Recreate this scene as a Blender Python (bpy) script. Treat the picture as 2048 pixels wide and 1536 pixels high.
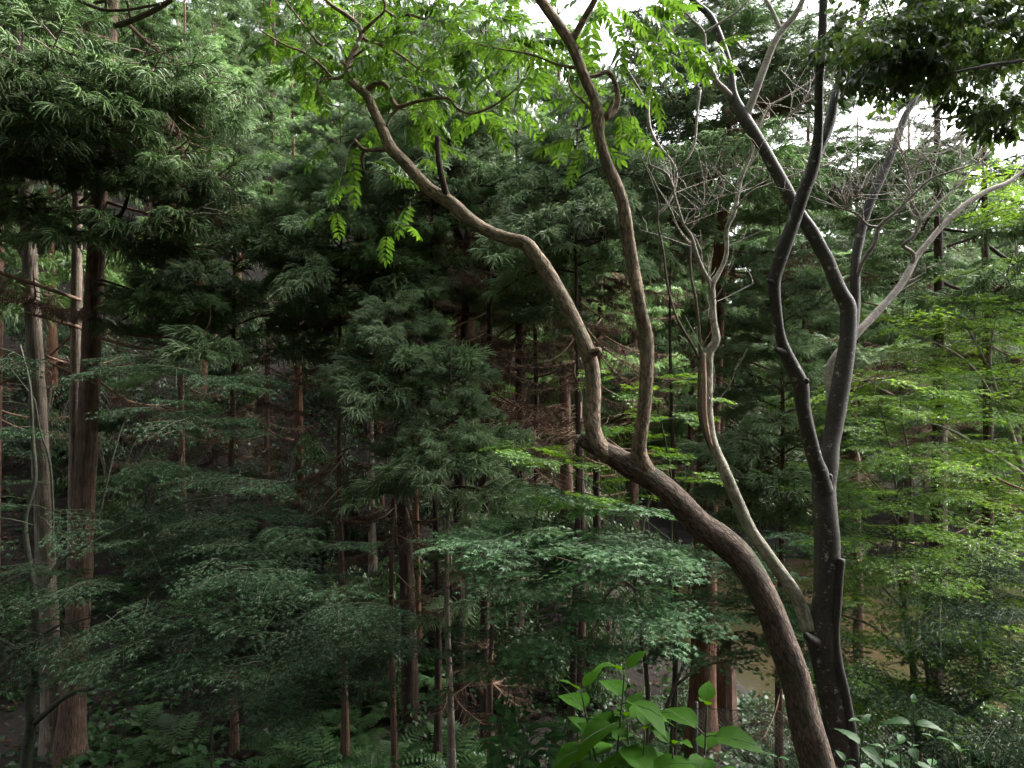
import bpy, math, random
import numpy as np
from mathutils import Vector, Matrix, Euler

for o in list(bpy.data.objects):
    bpy.data.objects.remove(o)
SC = bpy.context.scene
COL = SC.collection
rnd = random.Random(11)
npr = np.random.default_rng(7)
R = math.radians
PI = math.pi

# ------------------------------------------------------------------ camera
F = 1462.0                      # focal length in pixels of a 2048 px wide frame
cam_d = bpy.data.cameras.new('camera')
cam_d.sensor_width = 36.0
cam_d.lens = 36.0 * F / 2048.0
cam_d.clip_start = 0.05
cam_d.clip_end = 2000
cam = bpy.data.objects.new('camera', cam_d)
COL.objects.link(cam)
cam.location = (0, 0, 0)
cam.rotation_euler = (R(90), 0, 0)
SC.camera = cam

# ------------------------------------------------------------------ sky, sun, exposure
SUN_EL, SUN_AZ = R(43), R(62)   # azimuth from +Y towards +X
world = bpy.data.worlds.new('World')
SC.world = world
world.use_nodes = True
nt = world.node_tree
nt.nodes.clear()
sky = nt.nodes.new('ShaderNodeTexSky')
sky.sky_type = 'NISHITA'
sky.sun_disc = False
sky.sun_elevation = SUN_EL
sky.sun_rotation = SUN_AZ
sky.dust_density = 4.0
hsv = nt.nodes.new('ShaderNodeHueSaturation')
hsv.inputs['Saturation'].default_value = 0.22
bg = nt.nodes.new('ShaderNodeBackground')
bg.inputs['Strength'].default_value = 0.15
wo = nt.nodes.new('ShaderNodeOutputWorld')
nt.links.new(sky.outputs[0], hsv.inputs['Color'])
nt.links.new(hsv.outputs[0], bg.inputs['Color'])
nt.links.new(bg.outputs[0], wo.inputs['Surface'])

sun_d = bpy.data.lights.new('sun', 'SUN')
sun_d.energy = 1.5
sun_d.angle = R(25)
sun_d.color = (1.0, 0.96, 0.9)
sun = bpy.data.objects.new('sun', sun_d)
COL.objects.link(sun)
sdir = Vector((math.sin(SUN_AZ) * math.cos(SUN_EL), math.cos(SUN_AZ) * math.cos(SUN_EL), math.sin(SUN_EL)))
sun.rotation_euler = sdir.to_track_quat('Z', 'Y').to_euler()
sun.location = (20, 20, 40)

SC.view_settings.view_transform = 'Standard'
SC.view_settings.look = 'None'
SC.view_settings.gamma = 1.0
SC.view_settings.exposure = 2.45
SC.cycles.max_bounces = 4
SC.cycles.diffuse_bounces = 3
SC.cycles.glossy_bounces = 2
SC.cycles.transmission_bounces = 3
SC.cycles.use_adaptive_sampling = True
SC.cycles.adaptive_threshold = 0.02
SC.cycles.use_denoising = True
SC.cycles.caustics_reflective = False
SC.cycles.caustics_refractive = False


def P(px, py, d):
    """point seen at a pixel of the 2048x1536 frame, at distance d along +Y"""
    return np.array([(px - 1024) / F * d, d, -(py - 768) / F * d])


# ------------------------------------------------------------------ mesh helpers
class MB:
    def __init__(self):
        self.v, self.f, self.m, self.a, self.t, self.s = [], [], [], [], [], []
        self.n = 0

    def add(self, v, f, mat=0, attr=None, tone=0.5, smooth=False):
        v = np.asarray(v, float).reshape(-1, 3)
        f = np.asarray(f, int).reshape(-1, 3)
        self.v.append(v)
        self.f.append(f + self.n)
        self.m.append(np.full(len(f), mat))
        self.s.append(np.full(len(f), smooth))
        self.a.append(np.zeros((len(v), 3)) if attr is None else attr)
        self.t.append(np.full(len(v), tone) if np.isscalar(tone) else np.asarray(tone, float))
        self.n += len(v)

    def add_mb(self, arr, M, scale=1.0, tone_shift=0.0, mat=None):
        """arr: packed arrays of another MB; M: 3x3 rotation, translation"""
        v, f, m, a, t, s = arr
        rot, tr = M
        self.v.append((v * scale) @ rot.T + tr)
        self.f.append(f + self.n)
        self.m.append(m if mat is None else np.full(len(m), mat))
        self.s.append(s)
        self.a.append(a)
        self.t.append(np.clip(t + tone_shift, 0, 1))
        self.n += len(v)

    def pack(self):
        return (np.concatenate(self.v), np.concatenate(self.f), np.concatenate(self.m),
                np.concatenate(self.a), np.concatenate(self.t), np.concatenate(self.s))

    def mesh(self, name, mats):
        v, f, m, a, t, s = self.pack()
        me = bpy.data.meshes.new(name)
        me.vertices.add(len(v))
        me.vertices.foreach_set('co', v.astype(np.float32).ravel())
        me.loops.add(len(f) * 3)
        me.loops.foreach_set('vertex_index', f.astype(np.int32).ravel())
        me.polygons.add(len(f))
        me.polygons.foreach_set('loop_start', np.arange(0, len(f) * 3, 3, dtype=np.int32))
        me.polygons.foreach_set('loop_total', np.full(len(f), 3, dtype=np.int32))
        me.polygons.foreach_set('material_index', m.astype(np.int32))
        me.polygons.foreach_set('use_smooth', s.astype(bool))
        at = me.attributes.new('bark', 'FLOAT_VECTOR', 'POINT')
        at.data.foreach_set('vector', a.astype(np.float32).ravel())
        at = me.attributes.new('tone', 'FLOAT', 'POINT')
        at.data.foreach_set('value', t.astype(np.float32))
        me.update(calc_edges=True)
        for x in mats:
            me.materials.append(x)
        return me


def new_obj(name, mesh, parent=None, loc=None, rot=None, scale=None):
    o = bpy.data.objects.new(name, mesh)
    COL.objects.link(o)
    if parent is not None:
        o.parent = parent
    if loc is not None:
        o.location = loc
    if rot is not None:
        o.rotation_euler = rot
    if scale is not None:
        o.scale = (scale,) * 3 if np.isscalar(scale) else scale
    return o


def thing(name, label, cat, loc=(0, 0, 0), group=None):
    o = bpy.data.objects.new(name, None)
    o.empty_display_size = 0.1
    COL.objects.link(o)
    o.location = loc
    tag(o, label, cat, group)
    return o


def tag(o, label, cat=None, group=None, kind=None):
    o['label'] = label
    if cat:
        o['category'] = cat
    if group:
        o['group'] = group
    if kind:
        o['kind'] = kind


def rotm(rx, ry, rz):
    return np.array(Euler((rx, ry, rz), 'XYZ').to_matrix())


def catmull(pts, step):
    """pts: rows of any width; smooth resample at about `step` metres"""
    p = np.asarray(pts, float)
    if len(p) == 2:
        p = np.vstack([p[0], (p[0] + p[1]) / 2, p[1]])
    q = np.vstack([2 * p[0] - p[1], p, 2 * p[-1] - p[-2]])
    out = []
    for i in range(1, len(q) - 2):
        n = max(2, int(np.linalg.norm(q[i + 1, :3] - q[i, :3]) / step) + 1)
        t = np.linspace(0, 1, n, endpoint=False)[:, None]
        a, b, c, d = q[i - 1], q[i], q[i + 1], q[i + 2]
        out.append(0.5 * ((2 * b) + (c - a) * t + (2 * a - 5 * b + 4 * c - d) * t ** 2 + (3 * b - a - 3 * c + d) * t ** 3))
    out.append(q[-2][None])
    return np.vstack(out)


def tube(mb, path, rad, sides=8, mat=0, lump=0.0, seed=0, cap=True, tone=0.5, v0=0.0, ridges=0.0):
    path = np.asarray(path, float)
    n = len(path)
    rad = np.broadcast_to(np.asarray(rad, float), (n,))
    T = np.gradient(path, axis=0)
    T /= np.linalg.norm(T, axis=1)[:, None] + 1e-9
    ref = np.array([1.0, 0, 0]) if abs(T[0][0]) < 0.8 else np.array([0, 1.0, 0])
    u = ref - T[0] * ref.dot(T[0])
    u /= np.linalg.norm(u)
    th = np.linspace(0, 2 * PI, sides, endpoint=False)
    ct, st = np.cos(th), np.sin(th)
    L = np.concatenate([[0], np.cumsum(np.linalg.norm(np.diff(path, axis=0), axis=1))]) + v0
    g = np.random.default_rng(seed)
    ph = g.uniform(0, 6.28, 10)
    fr = g.uniform(2, 16, 10)
    V = np.zeros((n, sides, 3))
    A = np.zeros((n, sides, 3))
    for i in range(n):
        u = u - T[i] * u.dot(T[i])
        u /= np.linalg.norm(u) + 1e-9
        w = np.cross(T[i], u)
        r = np.full(sides, rad[i])
        if lump:
            k = 0
            for q in range(6):
                k = k + np.sin(fr[q] * L[i] + ph[q] + (q % 4) * th) * (0.5 + 0.5 * math.sin(fr[q + 2] * 0.37 * L[i] + ph[9 - q]))
            r = r * (1 + lump * k / 2.2)
        if ridges:
            r = r * (1 + ridges * (np.sin(th * 5 + 0.3 * L[i] + ph[0]) + 0.6 * np.sin(th * 9 - 0.2 * L[i] + ph[1])))
        V[i] = path[i] + (ct[:, None] * u + st[:, None] * w) * r[:, None]
        A[i, :, 0] = ct * rad[i]
        A[i, :, 1] = st * rad[i]
        A[i, :, 2] = L[i]
    idx = np.arange(n * sides).reshape(n, sides)
    a = idx[:-1]
    b = np.roll(idx, -1, 1)[:-1]
    c = np.roll(idx, -1, 1)[1:]
    d = idx[1:]
    f = np.concatenate([np.stack([a, b, c], -1).reshape(-1, 3), np.stack([a, c, d], -1).reshape(-1, 3)])
    V = V.reshape(-1, 3)
    A = A.reshape(-1, 3)
    if cap:
        V = np.vstack([V, path[-1] + T[-1] * rad[-1] * 0.4, path[0] - T[0] * rad[0] * 0.2])
        A = np.vstack([A, [0, 0, L[-1]], [0, 0, L[0]]])
        e = idx[-1]
        s = idx[0]
        f = np.vstack([f, np.stack([e, np.roll(e, -1), np.full(sides, n * sides)], -1),
                       np.stack([np.roll(s, -1), s, np.full(sides, n * sides + 1)], -1)])
    mb.add(V, f, mat, A, tone, True)


# ------------------------------------------------------------------ materials
def nodes(name):
    m = bpy.data.materials.new(name)
    m.use_nodes = True
    t = m.node_tree
    t.nodes.clear()
    out = t.nodes.new('ShaderNodeOutputMaterial')
    return m, t, out


def N(t, kind, **kw):
    n = t.nodes.new(kind)
    for k, v in kw.items():
        if k in n.inputs:
            n.inputs[k].default_value = v
        else:
            setattr(n, k, v)
    return n


def leaf_mat(name, c0, c1, trans=0.38, tv=1.9, rough=0.42, spec=0.5, hue=0.475, vary=0.35):
    m, t, out = nodes(name)
    at = N(t, 'ShaderNodeAttribute', attribute_name='tone')
    oi = N(t, 'ShaderNodeObjectInfo')
    mix = N(t, 'ShaderNodeMix', data_type='RGBA')
    mix.inputs[6].default_value = (*c0, 1)
    mix.inputs[7].default_value = (*c1, 1)
    t.links.new(at.outputs['Fac'], mix.inputs[0])
    mr = N(t, 'ShaderNodeMapRange')
    mr.inputs['To Min'].default_value = 1 - vary
    mr.inputs['To Max'].default_value = 1 + vary
    t.links.new(oi.outputs['Random'], mr.inputs['Value'])
    h = N(t, 'ShaderNodeHueSaturation')
    t.links.new(mr.outputs[0], h.inputs['Value'])
    t.links.new(mix.outputs[2], h.inputs['Color'])
    pb = N(t, 'ShaderNodeBsdfPrincipled')
    pb.inputs['Roughness'].default_value = rough
    pb.inputs['Specular IOR Level'].default_value = spec
    t.links.new(h.outputs[0], pb.inputs['Base Color'])
    if trans > 0:
        h2 = N(t, 'ShaderNodeHueSaturation')
        h2.inputs['Hue'].default_value = hue
        h2.inputs['Value'].default_value = tv
        h2.inputs['Saturation'].default_value = 1.1
        t.links.new(h.outputs[0], h2.inputs['Color'])
        tr = N(t, 'ShaderNodeBsdfTranslucent')
        t.links.new(h2.outputs[0], tr.inputs['Color'])
        ms = N(t, 'ShaderNodeMixShader')
        ms.inputs[0].default_value = trans
        t.links.new(pb.outputs[0], ms.inputs[1])
        t.links.new(tr.outputs[0], ms.inputs[2])
        t.links.new(ms.outputs[0], out.inputs['Surface'])
    else:
        t.links.new(pb.outputs[0], out.inputs['Surface'])
    return m


def bark_mat(name, dark, light, kind='furrow', spots=None, rough=0.85, bump=0.6, moss=None):
    """bark coordinates: (r cos, r sin, length along the stem), in metres"""
    m, t, out = nodes(name)
    at = N(t, 'ShaderNodeAttribute', attribute_name='bark')
    mp = N(t, 'ShaderNodeMapping')
    mp.inputs['Scale'].default_value = {'furrow': (1, 1, 0.3), 'strip': (1, 1, 0.035), 'smooth': (1, 1, 1.6)}[kind]
    t.links.new(at.outputs['Vector'], mp.inputs['Vector'])
    n1 = N(t, 'ShaderNodeTexNoise')
    n1.inputs['Scale'].default_value = {'furrow': 52, 'strip': 70, 'smooth': 40}[kind]
    n1.inputs['Detail'].default_value = 6
    n1.inputs['Roughness'].default_value = 0.65
    n1.inputs['Distortion'].default_value = 0.6 if kind == 'furrow' else 0.2
    t.links.new(mp.outputs[0], n1.inputs['Vector'])
    vo = N(t, 'ShaderNodeTexVoronoi', feature='DISTANCE_TO_EDGE')
    vo.inputs['Scale'].default_value = {'furrow': 46, 'strip': 45, 'smooth': 22}[kind]
    mx = N(t, 'ShaderNodeMixRGB', blend_type='ADD')
    mx.inputs[0].default_value = 0.035
    t.links.new(mp.outputs[0], mx.inputs[1])
    t.links.new(n1.outputs['Color'], mx.inputs[2])
    t.links.new(mx.outputs[0], vo.inputs['Vector'])
    r1 = N(t, 'ShaderNodeMapRange')
    r1.inputs['From Min'].default_value = 0.0
    r1.inputs['From Max'].default_value = 0.18 if kind != 'smooth' else 0.05
    t.links.new(vo.outputs['Distance'], r1.inputs['Value'])
    hgt = N(t, 'ShaderNodeMath', operation='MULTIPLY_ADD')
    hgt.inputs[1].default_value = {'furrow': 0.3, 'strip': 0.4, 'smooth': 0.12}[kind]
    t.links.new(r1.outputs[0], hgt.inputs[0])
    t.links.new(n1.outputs['Fac'], hgt.inputs[2])
    big = N(t, 'ShaderNodeTexNoise')
    big.inputs['Scale'].default_value = 7
    big.inputs['Detail'].default_value = 3
    t.links.new(at.outputs['Vector'], big.inputs['Vector'])
    cr = N(t, 'ShaderNodeMapRange')
    cr.inputs['From Min'].default_value = {'furrow': 0.45, 'strip': 0.4, 'smooth': 0.35}[kind]
    cr.inputs['From Max'].default_value = {'furrow': 0.9, 'strip': 1.05, 'smooth': 0.85}[kind]
    t.links.new(hgt.outputs[0], cr.inputs['Value'])
    mix = N(t, 'ShaderNodeMix', data_type='RGBA')
    mix.inputs[6].default_value = (*dark, 1)
    mix.inputs[7].default_value = (*light, 1)
    t.links.new(cr.outputs[0], mix.inputs[0])
    hv = N(t, 'ShaderNodeHueSaturation')
    br = N(t, 'ShaderNodeMapRange')
    br.inputs['From Min'].default_value = 0.3
    br.inputs['From Max'].default_value = 0.7
    br.inputs['To Min'].default_value = 0.7
    br.inputs['To Max'].default_value = 1.3
    t.links.new(big.outputs['Fac'], br.inputs['Value'])
    t.links.new(br.outputs[0], hv.inputs['Value'])
    t.links.new(mix.outputs[2], hv.inputs['Color'])
    col = hv.outputs[0]
    if moss:
        nm = N(t, 'ShaderNodeTexNoise')
        nm.inputs['Scale'].default_value = 4.5
        nm.inputs['Detail'].default_value = 5
        t.links.new(at.outputs['Vector'], nm.inputs['Vector'])
        rm = N(t, 'ShaderNodeMapRange')
        rm.inputs['From Min'].default_value = 0.52
        rm.inputs['From Max'].default_value = 0.72
        t.links.new(nm.outputs['Fac'], rm.inputs['Value'])
        mm = N(t, 'ShaderNodeMix', data_type='RGBA')
        mm.inputs[7].default_value = (*moss, 1)
        t.links.new(rm.outputs[0], mm.inputs[0])
        t.links.new(col, mm.inputs[6])
        col = mm.outputs[2]
    if spots:
        ns = N(t, 'ShaderNodeTexNoise')
        ns.inputs['Scale'].default_value = 20
        ns.inputs['Detail'].default_value = 7
        ns.inputs['Roughness'].default_value = 0.75
        t.links.new(at.outputs['Vector'], ns.inputs['Vector'])
        rs = N(t, 'ShaderNodeMapRange')
        rs.inputs['From Min'].default_value = 0.58
        rs.inputs['From Max'].default_value = 0.66
        t.links.new(ns.outputs['Fac'], rs.inputs['Value'])
        m2 = N(t, 'ShaderNodeMix', data_type='RGBA')
        m2.inputs[7].default_value = (*spots, 1)
        t.links.new(rs.outputs[0], m2.inputs[0])
        t.links.new(col, m2.inputs[6])
        col = m2.outputs[2]
    pb = N(t, 'ShaderNodeBsdfPrincipled')
    pb.inputs['Roughness'].default_value = rough
    pb.inputs['Specular IOR Level'].default_value = 0.35
    t.links.new(col, pb.inputs['Base Color'])
    bp = N(t, 'ShaderNodeBump')
    bp.inputs['Strength'].default_value = bump
    bp.inputs['Distance'].default_value = 0.02 if kind != 'smooth' else 0.012
    t.links.new(hgt.outputs[0], bp.inputs['Height'])
    t.links.new(bp.outputs[0], pb.inputs['Normal'])
    t.links.new(pb.outputs[0], out.inputs['Surface'])
    return m


M = {}
M['cedar_leaf'] = leaf_mat('cedar_needles', (0.11, 0.19, 0.075), (0.26, 0.38, 0.17), trans=0.42, tv=1.4, rough=0.45, spec=0.7, hue=0.485)  # lighter than real needles, to offset the shade within dense sprays
M['cedar_lit'] = leaf_mat('lit_cedar_needles', (0.2, 0.29, 0.15), (0.4, 0.52, 0.31), trans=0.4, tv=1.3, rough=0.42, spec=0.9, hue=0.485, vary=0.25)  # paled copy of the needles: brighter light on these crowns painted in
M['cedar_dead'] = leaf_mat('dead_cedar_needles', (0.09, 0.045, 0.032), (0.2, 0.13, 0.105), trans=0.15, tv=1.2, rough=0.8, spec=0.2, hue=0.5)
M['maple_dark'] = leaf_mat('maple_leaf_fine', (0.019, 0.046, 0.02), (0.034, 0.074, 0.03), trans=0.3, tv=1.7, rough=0.55, spec=0.25)  # darkened leaves: the shade at lower left is put into the colour
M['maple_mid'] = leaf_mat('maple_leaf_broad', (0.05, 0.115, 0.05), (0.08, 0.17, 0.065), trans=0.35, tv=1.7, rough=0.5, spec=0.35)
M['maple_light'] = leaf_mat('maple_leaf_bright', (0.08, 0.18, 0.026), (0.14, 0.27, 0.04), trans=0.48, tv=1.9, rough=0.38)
M['pinnate'] = leaf_mat('pinnate_leaf', (0.035, 0.095, 0.016), (0.075, 0.165, 0.026), trans=0.4, tv=1.55, rough=0.4)
M['evergreen'] = leaf_mat('evergreen_leaf', (0.02, 0.045, 0.015), (0.05, 0.09, 0.02), trans=0.35, tv=2.4, rough=0.4, spec=0.4)
M['hydrangea'] = leaf_mat('hydrangea_leaf', (0.022, 0.075, 0.005), (0.042, 0.115, 0.008), trans=0.42, tv=1.7, rough=0.6, spec=0.08, vary=0.25)
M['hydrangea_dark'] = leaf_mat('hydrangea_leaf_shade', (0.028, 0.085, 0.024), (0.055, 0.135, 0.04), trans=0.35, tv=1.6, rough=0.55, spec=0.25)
M['herb'] = leaf_mat('herb_leaf', (0.022, 0.06, 0.018), (0.05, 0.11, 0.033), trans=0.35, tv=1.7, rough=0.45)
M['fern'] = leaf_mat('fern_frond', (0.03, 0.08, 0.022), (0.065, 0.13, 0.04), trans=0.35, tv=1.6, rough=0.5)
M['shrub'] = leaf_mat('shrub_leaf', (0.025, 0.06, 0.02), (0.06, 0.12, 0.035), trans=0.3, tv=1.7, rough=0.4)
M['litter'] = leaf_mat('dead_leaf', (0.07, 0.035, 0.02), (0.19, 0.09, 0.045), trans=0.1, tv=1.2, rough=0.8, spec=0.2, hue=0.5)
M['bark_cedar'] = bark_mat('cedar_bark', (0.05, 0.028, 0.02), (0.2, 0.115, 0.08), 'strip', bump=0.9)
M['bark_cedar_mid'] = bark_mat('brown_cedar_bark', (0.075, 0.045, 0.033), (0.26, 0.165, 0.125), 'strip', bump=0.9)
M['bark_cedar_red'] = bark_mat('red_cedar_bark', (0.06, 0.028, 0.016), (0.24, 0.115, 0.065), 'strip', bump=0.9)
M['bark_cedar_pale'] = bark_mat('pale_cedar_bark', (0.12, 0.095, 0.075), (0.36, 0.29, 0.23), 'strip', bump=0.8, spots=(0.42, 0.42, 0.38))
M['bark_cedar_dark'] = bark_mat('dark_cedar_bark', (0.022, 0.013, 0.01), (0.09, 0.053, 0.04), 'strip', bump=0.9)
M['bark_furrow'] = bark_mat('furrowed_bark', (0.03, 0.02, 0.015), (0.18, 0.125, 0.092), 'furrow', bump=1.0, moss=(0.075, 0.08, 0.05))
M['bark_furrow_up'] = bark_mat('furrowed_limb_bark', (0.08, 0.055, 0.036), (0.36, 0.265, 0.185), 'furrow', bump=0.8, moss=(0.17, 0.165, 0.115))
M['bark_smooth'] = bark_mat('smooth_dark_bark', (0.02, 0.016, 0.013), (0.058, 0.049, 0.041), 'smooth', spots=(0.34, 0.34, 0.32), rough=0.6, bump=0.35)
M['bark_pale'] = bark_mat('pale_bark', (0.17, 0.14, 0.12), (0.42, 0.37, 0.33), 'smooth', rough=0.75, bump=0.4, spots=(0.5, 0.47, 0.44))
M['bark_split'] = bark_mat('split_mossy_bark', (0.13, 0.115, 0.085), (0.36, 0.33, 0.26), 'furrow', rough=0.8, bump=0.5, moss=(0.15, 0.17, 0.1))
M['bark_maple'] = bark_mat('maple_bark', (0.03, 0.034, 0.024), (0.1, 0.105, 0.075), 'smooth', rough=0.8, bump=0.3)
M['bark_black'] = bark_mat('blackened_bark', (0.012, 0.011, 0.01), (0.04, 0.036, 0.033), 'smooth', rough=0.7, bump=0.4)
M['wood_raw'] = bark_mat('bare_wood', (0.2, 0.13, 0.09), (0.42, 0.3, 0.22), 'strip', bump=0.6)
M['twig'] = bark_mat('twig_bark', (0.06, 0.045, 0.033), (0.15, 0.12, 0.085), 'smooth', bump=0.2)
M['twig_green'] = bark_mat('green_twig_bark', (0.035, 0.05, 0.026), (0.08, 0.1, 0.055), 'smooth', bump=0.2)
M['twig_dead'] = bark_mat('dead_twig', (0.16, 0.1, 0.065), (0.34, 0.23, 0.16), 'smooth', bump=0.2)


def ground_mat():
    m, t, out = nodes('forest_soil')
    tc = N(t, 'ShaderNodeTexCoord')
    n = N(t, 'ShaderNodeTexNoise')
    n.inputs['Scale'].default_value = 6
    n.inputs['Detail'].default_value = 9
    n.inputs['Roughness'].default_value = 0.7
    t.links.new(tc.outputs['Object'], n.inputs['Vector'])
    r = N(t, 'ShaderNodeValToRGB')
    e = r.color_ramp.elements
    e[0].position, e[0].color = 0.35, (0.006, 0.004, 0.003, 1)
    e[1].position, e[1].color = 0.7, (0.028, 0.017, 0.011, 1)
    t.links.new(n.outputs['Fac'], r.inputs['Fac'])
    pb = N(t, 'ShaderNodeBsdfPrincipled', Roughness=0.95)
    t.links.new(r.outputs[0], pb.inputs['Base Color'])
    bp = N(t, 'ShaderNodeBump', Strength=0.8, Distance=0.05)
    t.links.new(n.outputs['Fac'], bp.inputs['Height'])
    t.links.new(bp.outputs[0], pb.inputs['Normal'])
    t.links.new(pb.outputs[0], out.inputs['Surface'])
    return m


def water_mat():
    m, t, out = nodes('murky_water')
    tc = N(t, 'ShaderNodeTexCoord')
    n = N(t, 'ShaderNodeTexNoise')
    n.inputs['Scale'].default_value = 0.35
    n.inputs['Detail'].default_value = 3
    t.links.new(tc.outputs['Object'], n.inputs['Vector'])
    r = N(t, 'ShaderNodeValToRGB')
    e = r.color_ramp.elements
    e[0].position, e[0].color = 0.4, (0.045, 0.042, 0.02, 1)
    e[1].position, e[1].color = 0.62, (0.07, 0.05, 0.027, 1)
    t.links.new(n.outputs['Fac'], r.inputs['Fac'])
    pb = N(t, 'ShaderNodeBsdfPrincipled', Roughness=0.12)
    t.links.new(r.outputs[0], pb.inputs['Base Color'])
    n2 = N(t, 'ShaderNodeTexNoise')
    n2.inputs['Scale'].default_value = 3
    t.links.new(tc.outputs['Object'], n2.inputs['Vector'])
    bp = N(t, 'ShaderNodeBump', Strength=0.08, Distance=0.05)
    t.links.new(n2.outputs['Fac'], bp.inputs['Height'])
    t.links.new(bp.outputs[0], pb.inputs['Normal'])
    t.links.new(pb.outputs[0], out.inputs['Surface'])
    return m


def wire_mat():
    m, t, out = nodes('fence_wire')
    pb = N(t, 'ShaderNodeBsdfPrincipled', Roughness=0.6, Metallic=0.3)
    pb.inputs['Base Color'].default_value = (0.09, 0.1, 0.085, 1)
    t.links.new(pb.outputs[0], out.inputs['Surface'])
    return m


M['ground'] = ground_mat()
M['water'] = water_mat()
M['wire'] = wire_mat()

# ------------------------------------------------------------------ terrain and pond
PX, PY, PRX, PRY, PZ = 9.6, 15.6, 7.4, 6.4, -5.1


def sm(x, a, b):
    t = np.clip((x - a) / (b - a), 0, 1)
    return t * t * (3 - 2 * t)


def H(x, y):
    x = np.asarray(x, float)
    y = np.asarray(y, float)
    h = np.interp(y, [-200, -60, -25, -10, -3, -1, 0, 1, 2, 4, 6, 8, 9.5, 30, 60, 400],
                  [22, 17, 9, 2.6, -1.0, -1.55, -1.6, -1.68, -1.95, -2.85, -3.85, -4.7, -4.93, -4.7, -3.5, -3.0])
    w = 1 - sm(x, -2.5, 4.5)
    h = h + w * 0.56 * np.clip(y - 10.3, 0, 26) * sm(y, 10, 13)
    h = h + 0.45 * np.clip(-x - 8, 0, 25) * sm(y, 2, 8)
    q = np.sqrt(((x - PX) / PRX) ** 2 + ((y - PY) / PRY) ** 2) + 0.05 * np.sin(x * 1.7 + 1) + 0.05 * np.sin(y * 2.1)
    h = h - 0.9 * (1 - sm(q, 0.82, 1.08))
    h = h + 0.05 * np.sin(x * 1.9 + y * 0.7) * np.sin(y * 1.3 - x * 0.4) + 0.03 * np.sin(x * 4.3) * np.sin(y * 3.7)
    return h


def gz(x, y):
    return float(H(x, y))


def spaced(lo, hi, fine_lo, fine_hi, step, growth):
    a = list(np.arange(fine_lo, fine_hi + 1e-6, step))
    s, x = step, fine_hi
    while x < hi:
        s *= growth
        x += s
        a.append(min(x, hi))
    s, x = step, fine_lo
    pre = []
    while x > lo:
        s *= growth
        x -= s
        pre.append(max(x, lo))
    return np.array(pre[::-1] + a)


gx = spaced(-300, 300, -14, 20, 0.22, 1.18)
gy = spaced(-150, 400, 0, 26, 0.22, 1.18)
X, Y = np.meshgrid(gx, gy, indexing='ij')
Z = H(X, Y)
mb = MB()
idx = np.arange(X.size).reshape(X.shape)
a, b, c, d = idx[:-1, :-1], idx[1:, :-1], idx[1:, 1:], idx[:-1, 1:]
mb.add(np.stack([X, Y, Z], -1).reshape(-1, 3), np.concatenate([np.stack([a, b, c], -1).reshape(-1, 3), np.stack([a, c, d], -1).reshape(-1, 3)]), smooth=True)
ground = new_obj('ground', mb.mesh('ground', [M['ground']]))
tag(ground, 'dark forest soil sloping down to the pond', kind='structure')

th = np.linspace(0, 2 * PI, 72, endpoint=False)
ring = np.stack([PX + PRX * 1.1 * np.cos(th), PY + PRY * 1.1 * np.sin(th), np.full(72, PZ)], -1)
mb = MB()
mb.add(np.vstack([ring, [[PX, PY, PZ]]]), [(i, (i + 1) % 72, 72) for i in range(72)])
pond = new_obj('pond', mb.mesh('pond', [M['water']]))
tag(pond, 'murky ochre pond water beyond the fence', kind='structure')

# ------------------------------------------------------------------ cedar foliage library


def strand_template(seed, dead=False):
    """a ropey needle strand of length 1 along +X that bends down"""
    g = np.random.default_rng(seed)
    n = 6
    s = np.linspace(0, 1, n)
    droop = g.uniform(0.4, 0.95) if not dead else g.uniform(0.5, 0.9)
    side = g.uniform(-0.15, 0.15)
    path = np.stack([s * (1 - 0.25 * droop * s), side * s ** 2, -droop * s ** 2 * 0.7 + 0.12 * s], -1)
    m = MB()
    w = 0.036 if not dead else 0.022
    rad = w * np.array([0.6, 1, 1, 0.9, 0.7, 0.2])
    tube(m, path, rad, 3, cap=False)
    k = 15 if not dead else 9
    T = np.gradient(path, axis=0)
    for i in range(k):
        t = (i + g.uniform(0, 0.6)) / k * (n - 1)
        j = min(int(t), n - 2)
        p = path[j] + (path[j + 1] - path[j]) * (t - j)
        tg = T[j] / np.linalg.norm(T[j])
        ang = i * 2.4 + g.uniform(-0.4, 0.4)
        u = np.cross(tg, [0, 0, 1.0])
        u /= np.linalg.norm(u)
        v = np.cross(tg, u)
        o = math.cos(ang) * u + math.sin(ang) * v
        tip = p + tg * 0.105 + o * 0.065
        q = np.cross(tg, o) * 0.02
        m.add([p - q, p + q, tip], [(0, 1, 2)])
    return m.pack()


STR = [strand_template(i) for i in range(8)]
STRD = [strand_template(100 + i, True) for i in range(5)]


def tuft(seed, dead=False):
    """fan of strands round a twig along +X, about 0.4 m long"""
    g = np.random.default_rng(seed)
    m = MB()
    L = 0.22
    path = np.array([[0, 0, 0], [L * 0.5, 0, 0.015], [L, 0, 0.02]])
    tube(m, path, [0.006, 0.004, 0.002], 3, mat=1, cap=False)
    k = 30 if not dead else 20
    for i in range(k):
        t = g.uniform(0.0, 1.0) ** 0.8
        lib = STRD if dead else STR
        a = lib[g.integers(len(lib))]
        sd = 1 if i % 2 else -1
        yaw = sd * g.uniform(0.1, 1.15) * (1.15 - 0.6 * t)
        pitch = g.uniform(-0.7, 0.35) if not dead else g.uniform(0.2, 1.2)
        roll = g.uniform(-0.5, 0.5)
        ln = g.uniform(0.10, 0.20) * (1.1 - 0.3 * t)
        m.add_mb(a, (rotm(0, 0, yaw) @ rotm(0, pitch, 0) @ rotm(roll, 0, 0), np.array([L * t, 0, 0.02 * t])), ln, g.uniform(-0.5, 0.5))
    return m.pack()


TUF = [tuft(i) for i in range(6)]
TUFD = [tuft(50 + i, True) for i in range(4)]
BL = 2.2    # reference branch length


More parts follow.
